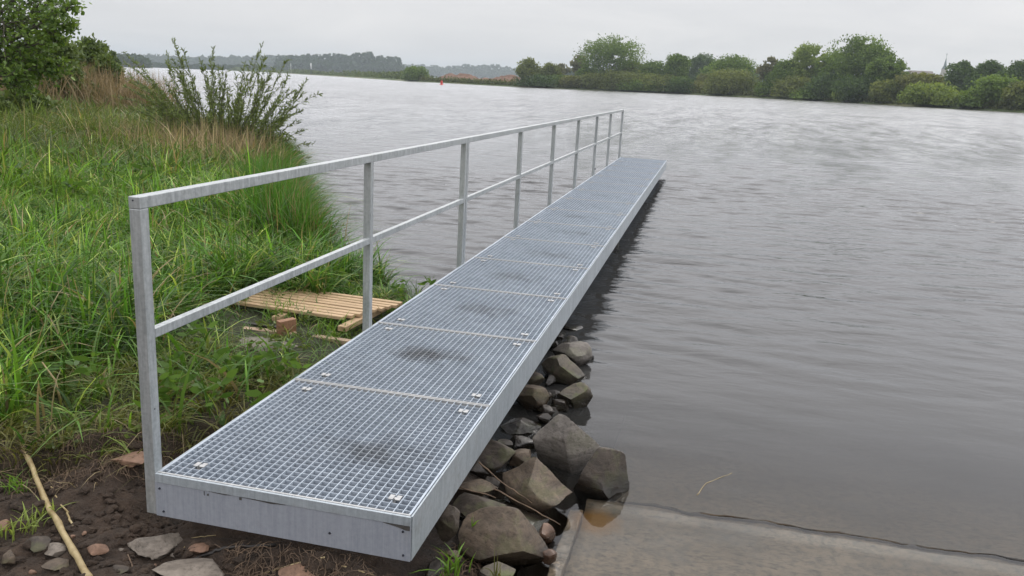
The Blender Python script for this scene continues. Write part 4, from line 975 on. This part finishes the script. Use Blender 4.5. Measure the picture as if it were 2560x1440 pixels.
# crown of lobes filled with leaves, on a trunk with limbs
def tree(name, base, height, width, lobes, label, cat='tree', group=None, n=2600, leaf=0.5, c0=(0.035, 0.055, 0.02), c1=(0.10, 0.135, 0.045), trunk=0.12, low=0.12, sparse=0.0, seed=0, tmpl=QD, mat=None, round_=0.8, limbs=9, depthk=0.8, brk=None, trunk_r=None):
    r = np.random.default_rng(seed + 1000)
    root = thing(name, tuple(base), label, cat, group)
    c0 = np.array(c0); c1 = np.array(c1)
    cents = []
    for k in range(lobes):
        for _ in range(30):
            u = r.uniform(-1, 1, 3)
            if np.linalg.norm(u) < 1: break
        zc = low + (1 - low) * (0.5 + 0.5 * u[2])
        if low < 0.1:
            zz = r.uniform(0.10, 0.82); rr_ = math.sqrt(max(0.05, 1 - (zz - 0.25) ** 2 / 0.45)); a_ = r.uniform(0, 6.28); q_ = r.random() ** 0.5
            cents.append((math.cos(a_) * q_ * rr_ * width * 0.36, math.sin(a_) * q_ * rr_ * width * 0.36 * depthk, height * zz, width * r.uniform(0.15, 0.22)))
        else:
            cents.append((u[0] * width * 0.37, u[1] * width * 0.37 * depthk, height * (low + (1 - low) * (0.48 + 0.38 * u[2])), width * r.uniform(0.13, 0.20)))
    cents.append((0, 0, height * 0.88, width * 0.14)); cents = [(a_, b_, min(c_, height - q_ * 0.9), q_) for a_, b_, c_, q_ in cents]; cents = np.array(cents)
    k = r.integers(0, len(cents), n); u = r.normal(0, 1, (n, 3)); u /= np.linalg.norm(u, axis=1)[:, None]
    rad = (0.35 + 0.65 * r.random(n) ** 0.5) * (1 + 0.25 * r.normal(0, 1, n) * 0.6)
    P = cents[k, :3] + u * (cents[k, 3] * rad)[:, None] * np.array([1, 1, round_ * 1.1])
    # bottom skirt so that shrubs reach the ground
    P[:, 2] = np.maximum(P[:, 2], 0.02 * height + r.random(n) * 0.06 * height)
    if sparse > 0:
        f = fbm(P[:, 0] / width * 8, P[:, 2] / height * 8, 0.35, seed, 3); P_keep = f > -0.9 + sparse * 1.2; P = P[P_keep]; k = k[P_keep]
    m_ = np.clip(r.normal(0.45, 0.14, len(cents))[k] + r.normal(0, 0.22, len(P)), 0, 1)[:, None]
    col = c0 * (1 - m_) + c1 * m_
    V, Fq, C = leaves(P, leaf * r.uniform(0.5, 1.2, len(P)), col, tmpl)
    b = MB(); tr = trunk_r or max(0.03, height * 0.018)
    tp = Vector((0, 0, height * max(trunk, low * 0.8)))
    b.tube([(0, 0, -0.3), (r.normal(0, 0.01) * height, 0, height * 0.1), tuple(tp)], [tr * 1.3, tr * 1.1, tr * 0.9], 8)
    me = b.mesh('trunk', 0, True); tk = link('trunk', me, BARK, root)
    lb = MB()
    for q in cents[:limbs]:
        qq = Vector(q[:3]); mid_ = tp.lerp(qq, 0.5) + Vector((r.normal(0, 0.03), r.normal(0, 0.03), 0.02)) * height
        lb.tube([tuple(tp - Vector((0, 0, 0.03 * height))), tuple(mid_), tuple(qq + Vector((0, 0, q[3] * 0.5)))], [tr * 0.6, tr * 0.4, tr * 0.12], 5, False)
    link('branch', lb.mesh('branch', 0, True), BARK, root)
    link('crown', np_mesh('crown', V, Fq, np.clip(C, 0, 1)), mat or FARLEAF, root)
    return root

# hawthorn like tree at the left edge, only its leafy side is in the picture
DT = 11.5
def lt(px, py, d=DT): return at_d(px, py, d)
tb = at_d(-260, 250, DT + 0.3); tb[2] = 0.0
hw = thing('overhanging_tree', tuple(tb), 'leafy green tree reaching in from the left edge over the meadow', 'tree')
lobes_px = [(60, -30, .75), (130, 0, .42), (10, 60, .75), (90, 60, .55), (150, 40, .25), (40, 130, .6), (105, 125, .36), (-40, 130, .7), (140, 90, .18), (110, 160, .22), (60, 180, .35), (0, 190, .45), (-60, 20, .9), (170, 20, .16), (-120, 100, 1.0), (150, 165, .14), (30, -90, .8), (-100, -80, 1.1), (100, -60, .4), (180, 62, .10), (60, 205, .16)]
b = MB(); top = Vector((0.3, 0.1, 1.2)); b.tube([(0, 0, -0.4), (0.05, 0, 0.5), tuple(top)], [0.13, 0.11, 0.09], 10); link('trunk', b.mesh('trunk', 0, True), BARK, hw)
LP_, LC_ = [], []; lbm = MB()
for (px, py, R_) in lobes_px:
    dd = DT + rng.uniform(-0.5, 0.5); q = lt(px, py, dd) - tb
    ctl = np.array(top) * 0.5 + q * 0.5 + np.array([0, 0, -0.15])
    pts = [(1 - s) ** 2 * np.array(top) + 2 * s * (1 - s) * ctl + s * s * q for s in np.linspace(0, 1, 8)]
    lbm.tube([tuple(p) for p in pts], list(np.linspace(0.035, 0.007, 8)), 6, False)
    for _ in range(int(10 + 16 * R_)):
        u = rng.normal(0, 1, 3); u /= np.linalg.norm(u); e = q + u * R_ * rng.uniform(0.6, 1.05)
        st = pts[rng.integers(5, 8)]; mid_ = (st + e) / 2 + rng.normal(0, 0.04, 3)
        lbm.tube([tuple(st), tuple(mid_), tuple(e)], [0.007, 0.005, 0.002], 4, False)
        nl = 21; s = rng.uniform(0.25, 1.03, nl)[:, None]; Pq = st * (1 - s) ** 2 + 2 * s * (1 - s) * mid_ + s * s * e + rng.normal(0, 0.045, (nl, 3))
        LP_.append(Pq); mm = np.clip(rng.normal(0.4, 0.3, (nl, 1)), 0, 1); LC_.append(np.array([0.07, 0.13, 0.027]) * (1 - mm) + np.array([0.20, 0.30, 0.065]) * mm)
link('branch', lbm.mesh('branch'), BARK, hw)
Pq = np.concatenate(LP_); leaf_obj('crown', Pq, rng.uniform(0.05, 0.085, len(Pq)), np.concatenate(LC_), LT, LEAF, hw)

# bushes along the near bank, getting smaller with distance
BG = 'bushes along the left bank'
bl = [(60, 235, 18, 150, 120, 'dark bush below the overhanging tree at far left'), (170, 232, 24, 170, 100, 'broad bush right behind the overhanging tree'),
      (232, 235, 31, 130, 92, 'bush behind the tan reeds'), (120, 215, 27, 150, 85, 'tall bush rising behind the overhanging tree'), (268, 262, 27, 80, 138, 'low green bush at the waterside behind the willow'),
      (262, 225, 42, 90, 106, 'rounded bush where the left bank turns to the water'), (300, 240, 33, 50, 178, 'small waterside bush left of the willow'),
      (285, 190, 85, 42, 128, 'farthest bush visible on the left bank'), (305, 262, 30, 40, 215, 'low leafy clump touching the water left of the willow')]
for k, (px, pyb, dist, wpx, ytop, lb) in enumerate(bl):
    P = at_d(px, pyb, dist); P[2] = 0.0 if dist < 40 else 0.1
    kk = F_PX / dist; top_ = at_d(px, ytop, dist)[2]; h = max(0.5, top_ - P[2])
    tree('bush', P, h, wpx / kk * 1.15, 11, lb, 'bush', BG, n=3800, leaf=0.10 + dist * 0.0022, c0=(0.05, 0.085, 0.022), c1=(0.14, 0.195, 0.05), low=0.05, seed=50 + k, tmpl=LT, mat=LEAF, depthk=1.0)

# trees and shrubs on the far side: (px, base y, width px, top y, kind, extra depth behind the shore, label)
FG = 'trees on the far bank'
K = {'olive': ((0.045, 0.06, 0.022), (0.115, 0.135, 0.05)), 'green': ((0.035, 0.062, 0.018), (0.10, 0.15, 0.042)), 'light': ((0.055, 0.085, 0.025), (0.145, 0.19, 0.062)),
     'dark': ((0.022, 0.042, 0.016), (0.055, 0.09, 0.03)), 'brown': ((0.055, 0.064, 0.026), (0.115, 0.122, 0.05)), 'grey': ((0.06, 0.065, 0.045), (0.13, 0.13, 0.09)), 'yell': ((0.055, 0.085, 0.022), (0.13, 0.165, 0.045))}
def far_base(px, back):
    # where the shoreline crosses the ray, then 'back' metres further
    best = None
    v = ray(px, 200); dirv = v[:2] / np.linalg.norm(v[:2])
    for a, b_ in zip(FAR[:-1], FAR[1:]):
        A_ = np.array([[dirv[0], -(b_ - a)[0]], [dirv[1], -(b_ - a)[1]]]); 
        if abs(np.linalg.det(A_)) < 1e-9: continue
        t, s = np.linalg.solve(A_, a - CAM[:2])
        if t > 0 and 0 <= s <= 1 and (best is None or t < best): best = t
    q = CAM[:2] + dirv * (best + back); return np.array([q[0], q[1], 0.1 if back < 8 else 0.6])
ft = [(1322, 62, 145, 'olive', 4, 'pointed twin topped tree at the left end of the far wood', 0), (1372, 56, 157, 'olive', 8, 'second tree from the left end, beside the twin topped one', 0),
      (1345, 90, 186, 'dark', 2, 'dark bush under the twin topped tree', 0), (1402, 50, 188, 'green', 6, 'low green tree right of the pair at the left end', 0), (1404, 34, 158, 'grey', 60, 'thin greyish crown standing behind the left trees', 1),
      (1446, 38, 134, 'grey', 30, 'thin narrow tree just left of the big ball shaped one', 1), (1430, 60, 190, 'brown', 3, 'brownish bush left of the ball shaped tree', 0),
      (1524, 150, 88, 'green', 12, 'big ball shaped tree with pale fanning branches', 2), (1480, 90, 182, 'olive', 4, 'shrub under the left side of the ball shaped tree', 0), (1560, 110, 176, 'olive', 3, 'shrub under the right side of the ball shaped tree', 0),
      (1625, 90, 152, 'green', 12, 'green tree right of the ball shaped one', 0), (1690, 62, 133, 'green', 10, 'taller pointed tree with yellowish top in the middle', 0), (1650, 110, 185, 'olive', 3, 'broad shrub in front of the middle trees', 0),
      (1700, 80, 192, 'dark', 1, 'dark shrub before the gap in the far wood', 0), (1748, 76, 134, 'dark', 120, 'dark rounded tree farther inland behind the gap', 0), (1830, 112, 138, 'green', 30, 'broad rounded tree behind the gap', 0),
      (1832, 110, 172, 'olive', 4, 'shrub in front of the broad rounded tree', 0), (1765, 50, 185, 'brown', 26, 'brown hedge seen in the gap', 0), (1922, 56, 140, 'grey', 8, 'open crowned tree right of the gap', 1), (1945, 80, 168, 'green', 6, 'green tree behind the open crowned one', 0),
      (2030, 110, 110, 'light', 14, 'pale crowned tree left of the tallest', 1), (2140, 150, 88, 'green', 16, 'tallest irregular tree of the far wood', 2), (2215, 90, 140, 'green', 10, 'lower right shoulder tree of the tallest', 1),
      (1990, 110, 190, 'olive', 2, 'dense shrub below the pale crowned tree', 0), (2085, 110, 182, 'dark', 5, 'dark shrub below the tallest tree', 0), (2160, 110, 190, 'dark', 4, 'dark shrub right below the tallest tree', 0), (2125, 60, 215, 'light', 1, 'small bright bush at the foot of the tallest tree', 0),
      (2225, 80, 200, 'olive', 3, 'olive shrub between the tallest tree and the brown ones', 0), (2285, 100, 182, 'brown', 8, 'brownish olive tree left of the steeple', 0), (2330, 80, 185, 'brown', 12, 'brownish tree right below the steeple', 0), (2350, 130, 208, 'yell', 2, 'rounded yellow green bush on the right', 0),
      (2405, 80, 152, 'dark', 60, 'dark tree just right of the steeple', 0), (2470, 90, 150, 'dark', 60, 'middle dark tree of the right hand row', 0), (2540, 90, 152, 'dark', 55, 'dark tree at the right picture edge', 0),
      (2485, 120, 190, 'green', 4, 'rounded green bush in front of the dark row', 0), (2430, 60, 232, 'yell', 1, 'low yellow green bush between two rounded ones', 0), (2560, 70, 205, 'olive', 3, 'olive bush cut by the right picture edge', 0),
      (1570, 80, 150, 'olive', 16, 'olive tree at the right shoulder of the ball shaped one', 0), (1790, 70, 150, 'green', 45, 'soft green crown between dark inland tree and broad one', 0), (1975, 90, 150, 'green', 10, 'green tree between the open crowned and the pale crowned one', 0), (2085, 90, 128, 'green', 15, 'tree linking the pale crowned one with the tallest', 1), (2180, 90, 112, 'green', 18, 'upper right shoulder tree of the tallest', 1), (1468, 60, 170, 'green', 9, 'low tree behind the left side of the ball shaped one', 0),
      (1600, 90, 200, 'green', 1, 'low green shrub at the water in the middle', 0), (1880, 50, 205, 'yell', 14, 'bright low bush in the second gap', 0),
      (1035, 66, 166, 'green', 3, 'rounded bush on the far bank left of the sand heaps', 0), (1745, 60, 205, 'brown', 6, 'low brown thicket filling the gap at the water', 0), (2040, 90, 225, 'green', 0.5, 'low green bush at the waterline under the pale tree', 0)]
for k, (px, wpx, ytop, kind, back, lb, sp_) in enumerate(ft):
    P = far_base(px, back); d = depth(P); kk = F_PX / d; h = at_d(px, ytop, d)[2] - P[2]
    c0, c1 = K[kind]; c0 = np.array(c0) * np.array([1.5, 1.55, 1.4]); c1 = np.array(c1) * np.array([1.85, 1.85, 1.5]); big = h > 9
    tree('tree' if h > 5 else 'bush', P, h, wpx / kk * (1.25 if sp_ else 1.30), 44 if big else 22, lb, 'tree' if h > 5 else 'bush', FG, n=15000 if big else (5000 if sp_ else 7500), leaf=(0.34 if sp_ else 0.40) * max(1, d / 260), c0=c0, c1=c1,
         low=0.16 if sp_ == 2 else (0.3 if sp_ == 1 else 0.02), sparse=0.25 if sp_ == 1 else (0.06 if sp_ == 2 else 0), seed=200 + k, limbs=16 if sp_ else 6, trunk_r=h * (0.011 if sp_ else 0.016))

# reed and herb fringe of the far bank
seg = dens(FAR[2:9], 0.35); n = 16000; r_ = np.random.default_rng(8); ki = r_.integers(0, len(seg), n)
Tn = np.array([1.0, 0]); P2 = seg[ki] + r_.normal(0, 0.6, (n, 2)) + np.array([1.0, 1.6])
P3 = np.column_stack([P2, r_.uniform(-0.4, 1.3, n) * np.clip(r_.normal(0.8, 0.4, n), 0.2, 1.6)])
mm = r_.random((n, 1)); V, Fq, C = leaves(P3, r_.uniform(0.25, 0.6, n), np.array([0.045, 0.06, 0.02]) * (1 - mm) + np.array([0.12, 0.14, 0.045]) * mm, QD)
tag(link('bank_herbs', np_mesh('bank_herbs', V, Fq, C), FARLEAF), kind='stuff')
seg = dens(FAR[8:12], 0.8); n = 16000; ki = r_.integers(0, len(seg), n); P2 = seg[ki] + np.abs(r_.normal(0, 7, (n, 1))) * np.array([[0.75, 0.6]]) + np.array([1.5, 1.5])
P3 = np.column_stack([P2, r_.uniform(-0.3, 2.6, n) * np.clip(0.6 + 0.6 * fbm(P2[:, 0], P2[:, 1], 0.02, 3, 3), 0.15, 1.5)])
mm = r_.random((n, 1)); V, Fq, C = leaves(P3, r_.uniform(0.5, 1.2, n), np.array([0.05, 0.075, 0.025]) * (1 - mm) + np.array([0.12, 0.16, 0.06]) * mm, QD)
tag(link('bank_scrub', np_mesh('bank_scrub', V, Fq, C), FARLEAF), kind='stuff')

# distant wooded ridges: many crowns merge into one mass
def forest(name, pts, dist, rows, crown, seed, c0, c1, zb=0.5):
    """pts: (px, top y) outline of the canopy as it stands at the given distance"""
    r = np.random.default_rng(seed); P = []; Sz = []
    px = np.array([p[0] for p in pts]); ty = np.array([p[1] for p in pts]); n = int((px[-1] - px[0]) / F_PX * dist / crown * 1.6)
    for row in range(rows):
        for i in range(n):
            x = px[0] + (px[-1] - px[0]) * (i + r.random()) / n; t_ = np.interp(x, px, ty); d = dist * (1 + 0.012 * row) + r.uniform(-8, 8)
            top_ = at_d(x, t_, dist)[2]; q = at_d(x, 150, d); f = 1.0 - 0.17 * (rows - 1 - row) if rows > 1 else 1
            h = zb + (top_ - zb) * (0.30 + 0.70 * (row + 1) / rows) * r.uniform(0.93, 1.03)
            P.append((q[0], q[1], h - crown * 0.5)); Sz.append(crown * r.uniform(0.45, 0.75))
            P.append((q[0], q[1], (h + zb) * 0.45)); Sz.append(crown * r.uniform(0.6, 0.9))
    P = np.array(P); Sz = np.array(Sz); k = 46; n = len(P)
    u = r.normal(0, 1, (n, k, 3)); u /= np.linalg.norm(u, axis=2)[:, :, None]
    Q = (P[:, None, :] + u * (Sz * 1.0)[:, None, None] * np.array([1, 1, 0.95])).reshape(-1, 3)
    mm = np.clip(np.repeat(r.random(n), k) * 0.6 + r.random(n * k) * 0.4, 0, 1)[:, None]
    V, Fq, C = leaves(Q, np.repeat(Sz, k) * r.uniform(0.45, 0.85, n * k), np.array(c0) * (1 - mm) + np.array(c1) * mm, QD)
    return tag(link(name, np_mesh(name, V, Fq, C), FARLEAF), kind='stuff')
cF0, cF1 = (0.018, 0.040, 0.018), (0.045, 0.080, 0.030)
forest('distant_forest', [(270, 136), (330, 138), (450, 142), (600, 143), (680, 139), (720, 141), (800, 140)], 1700, 3, 13, 1, cF0, cF1)
forest('distant_forest', [(700, 142), (780, 138), (850, 134), (905, 134), (950, 138), (985, 143), (1000, 152), (1006, 170)], 1150, 3, 10, 2, cF0, cF1)
forest('distant_forest', [(995, 160), (1060, 164), (1130, 165), (1180, 161), (1240, 164), (1300, 172), (1400, 172)], 2000, 3, 12, 3, cF0, cF1)
forest('distant_forest', [(1380, 168), (1500, 178), (1700, 178), (1900, 170), (2100, 190), (2400, 200), (2560, 200)], 620, 2, 7, 4, cF0, cF1)
forest('distant_forest', [(296, 138), (330, 136), (350, 152), (362, 160)], 700, 2, 7, 5, cF0, cF1)
forest('distant_forest', [(330, 163), (420, 166), (560, 168), (700, 172)], 980, 2, 5, 6, cF0, cF1)

# ------------------------------------------------------------------ sand heaps
m = NM('red sand'); f = m.noise(m.world(), 0.35, 6, 0.7)
SAND = m.out(m.bsdf(m.ramp(f, [(0.3, (0.085, 0.045, 0.028)), (0.7, (0.20, 0.115, 0.075))]), 0.9, 0, m.bump(f, 0.8, 0.6)))
for k, (px, wpx, top_, back, lb) in enumerate(((1150, 95, 183, 60, 'tallest red brown sand heap on the far bank behind the buoy'), (1215, 100, 193, 40, 'low middle sand heap on the far bank'), (1275, 90, 187, 50, 'sand heap half hidden by the left end of the far trees'), (1110, 60, 197, 20, 'small sand heap nearest the red buoy'))):
    P = far_base(px, back); d = depth(P); kk = F_PX / d; h = at_d(px, top_, d)[2] - P[2]; w_ = wpx / kk
    X = np.linspace(-1, 1, 40); XX, YY = np.meshgrid(X, X); R2 = np.sqrt(XX ** 2 + YY ** 2)
    Z = np.clip(1 - R2, 0, 1) ** 0.8 * (1 + 0.35 * fbm(XX, YY, 0.8, 90 + k, 4)) * h - 0.15
    V = np.stack([XX.ravel() * w_ * 0.72, YY.ravel() * w_ * 0.5, Z.ravel()], 1); i = (np.arange(39)[:, None] * 40 + np.arange(39)[None]).ravel()
    o = link('sand_heap', np_mesh('sand_heap', V, np.stack([i, i + 1, i + 41, i + 40], 1), smooth=True), SAND, None, tuple(P)); tag(o, lb, 'sand heap', 'red sand heaps on the far bank')

# ------------------------------------------------------------------ buoy, boats, marks, church
m = NM('red paint'); RED = m.out(m.bsdf((0.50, 0.03, 0.025), 0.4)); m = NM('white paint'); WHITE = m.out(m.bsdf((0.8, 0.8, 0.8), 0.4))
m = NM('dark glass'); DGL = m.out(m.bsdf((0.03, 0.04, 0.05), 0.1)); m = NM('slate'); SLATE = m.out(m.bsdf((0.07, 0.10, 0.10), 0.7)); m = NM('grey wall'); WALL = m.out(m.bsdf((0.3, 0.27, 0.24), 0.85))
P = on_z(1104, 212, WATER); P[2] -= 0.12; by = thing('river_buoy', tuple(P), 'red can shaped buoy floating off the sand heaps', 'buoy')
b = MB(); b.tube([(0, 0, -0.4), (0, 0, -0.05), (0, 0, 0.0), (0, 0, 0.25)], [0.45, 0.62, 0.66, 0.60], 20); link('float', b.mesh('float', 0, True), RED, by)
b = MB(); b.tube([(0, 0, 0.25), (0, 0, 0.32), (0, 0, 1.0), (0, 0, 1.05)], [0.35, 0.33, 0.30, 0.27], 20); link('body', b.mesh('body', 0, True), RED, by)
b = MB(); b.box(-0.2, 0.2, -0.02, 0.02, 1.05, 1.4); b.box(-0.02, 0.02, -0.2, 0.2, 1.05, 1.4); link('top_mark', b.mesh('top_mark'), RED, by)
def boat(px, py, s, label):
    P = on_z(px, py, WATER); o = thing('motor_boat', tuple(P), label, 'boat', 'white boats moored far down the river', rz=0.5)
    b = MB(); n = 9
    for i in range(n):
        t = i / (n - 1); x = (t - 0.5) * 8 * s; wd = 1.3 * s * (1 - max(0, t - 0.45) ** 2 * 3.2); hh = 0.9 * s + 0.5 * s * t * t
        b.v += [(x, -wd, hh), (x, -wd * 0.7, -0.2), (x, wd * 0.7, -0.2), (x, wd, hh)]
    for i in range(n - 1):
        q = i * 4; b.f += [(q + j, q + j + 1, q + j + 5, q + j + 4) for j in range(3)] + [(q + 3, q, q + 4, q + 7)]
    b.f += [(3, 2, 1, 0), (q + 4, q + 5, q + 6, q + 7)]
    link('hull', b.mesh('hull'), WHITE, o)
    b = MB(); b.box(-2.4 * s, 1.2 * s, -0.9 * s, 0.9 * s, 0.9 * s, 2.2 * s); link('cabin', b.mesh('cabin', 0.15), WHITE, o)
    b = MB(); b.box(-2.0 * s, 1.0 * s, -0.93 * s, 0.93 * s, 1.4 * s, 1.85 * s); link('window', b.mesh('window'), DGL, o)
boat(566, 176.5, 0.6, 'left one of the two small white boats far down the river'); boat(580, 176.5, 0.5, 'right one of the two small white boats far down the river')
P = far_base(778, 6); d = depth(P); mk_ = thing('channel_mark', tuple(P), 'white daymark on a dark post standing on the far bank', 'channel mark')
b = MB(); b.tube([(0, 0, -0.5), (0, 0, 5.5)], 0.28, 10); link('post', b.mesh('post', 0, True), SLATE, mk_); z1 = at_d(778, 158, d)[2] - P[2]
b = MB(); b.box(-0.5, 0.5, -0.1, 0.1, z1 - 4.2, z1); link('sign_board', b.mesh('sign_board', 0.02), WHITE, mk_)
P = far_base(728, 4); b = MB(); b.tube([(0, 0, -0.5), (0, 0, at_d(728, 158, depth(P))[2] - P[2])], 0.12, 8); o = link('marker_pole', b.mesh('marker_pole', 0, True), WHITE, None, tuple(P)); tag(o, 'thin pale pole on the far bank left of the daymark', 'pole')
v = ray(2357, 200); dC = 900; P = at_d(2357, 200, dC); P[2] = 1.0; ch = thing('church', tuple(P), 'slim green grey church spire rising behind the dark trees', 'church', rz=0.3)
zt = at_d(2357, 140, dC)[2] - 1.0; ze_ = at_d(2357, 172, dC)[2] - 1.0
b = MB(); b.box(-2.2, 2.2, -2.2, 2.2, 0, ze_); link('tower', b.mesh('tower'), WALL, ch)
b = MB(); b.tube([(0, 0, ze_), (0, 0, ze_ + (zt - ze_) * 0.18), (0, 0, zt - 2.0)], [3.0, 1.7, 0.12], 8); link('spire', b.mesh('spire'), SLATE, ch)
b = MB(); b.tube([(0, 0, zt - 2.2), (0, 0, zt + 3.0)], 0.16, 6); b.box(-0.9, 0.9, -0.1, 0.1, zt + 1.0, zt + 1.3); link('cross', b.mesh('cross'), SLATE, ch)
P = at_d(2298, 200, 600); P[2] = 0.8; hs_ = thing('farm_house', tuple(P), 'low house with a long grey brown roof behind the brownish trees', 'house', rz=0.2)
zt = at_d(2298, 177, 600)[2] - 0.8; zb_ = zt - 2.6
b = MB(); b.box(-8, 8, -4, 4, 0, zb_); link('wall', b.mesh('wall'), WALL, hs_)
b = MB(); b.v = [(-8.4, -4.6, zb_), (8.4, -4.6, zb_), (8.4, 4.6, zb_), (-8.4, 4.6, zb_), (-8.4, 0, zt), (8.4, 0, zt)]; b.f = [(0, 1, 5, 4), (2, 3, 4, 5), (0, 4, 3), (1, 2, 5), (0, 3, 2, 1)]
m = NM('roof tiles'); link('roof', b.mesh('roof'), m.out(m.bsdf((0.12, 0.10, 0.085), 0.8)), hs_)

# ------------------------------------------------------------------ haze
m = NM('haze'); pv = m.n('ShaderNodeVolumePrincipled'); pv.inputs['Color'].default_value = (0.74, 0.83, 0.90, 1); pv.inputs['Density'].default_value = 0.00030; pv.inputs['Anisotropy'].default_value = 0.3
m.l(pv.outputs[0], m.o.inputs['Volume'])
b = MB(); b.box(-3500, 3500, -200, 4500, -5, 75); o = link('haze', b.mesh('haze'), m.m); tag(o, kind='stuff')
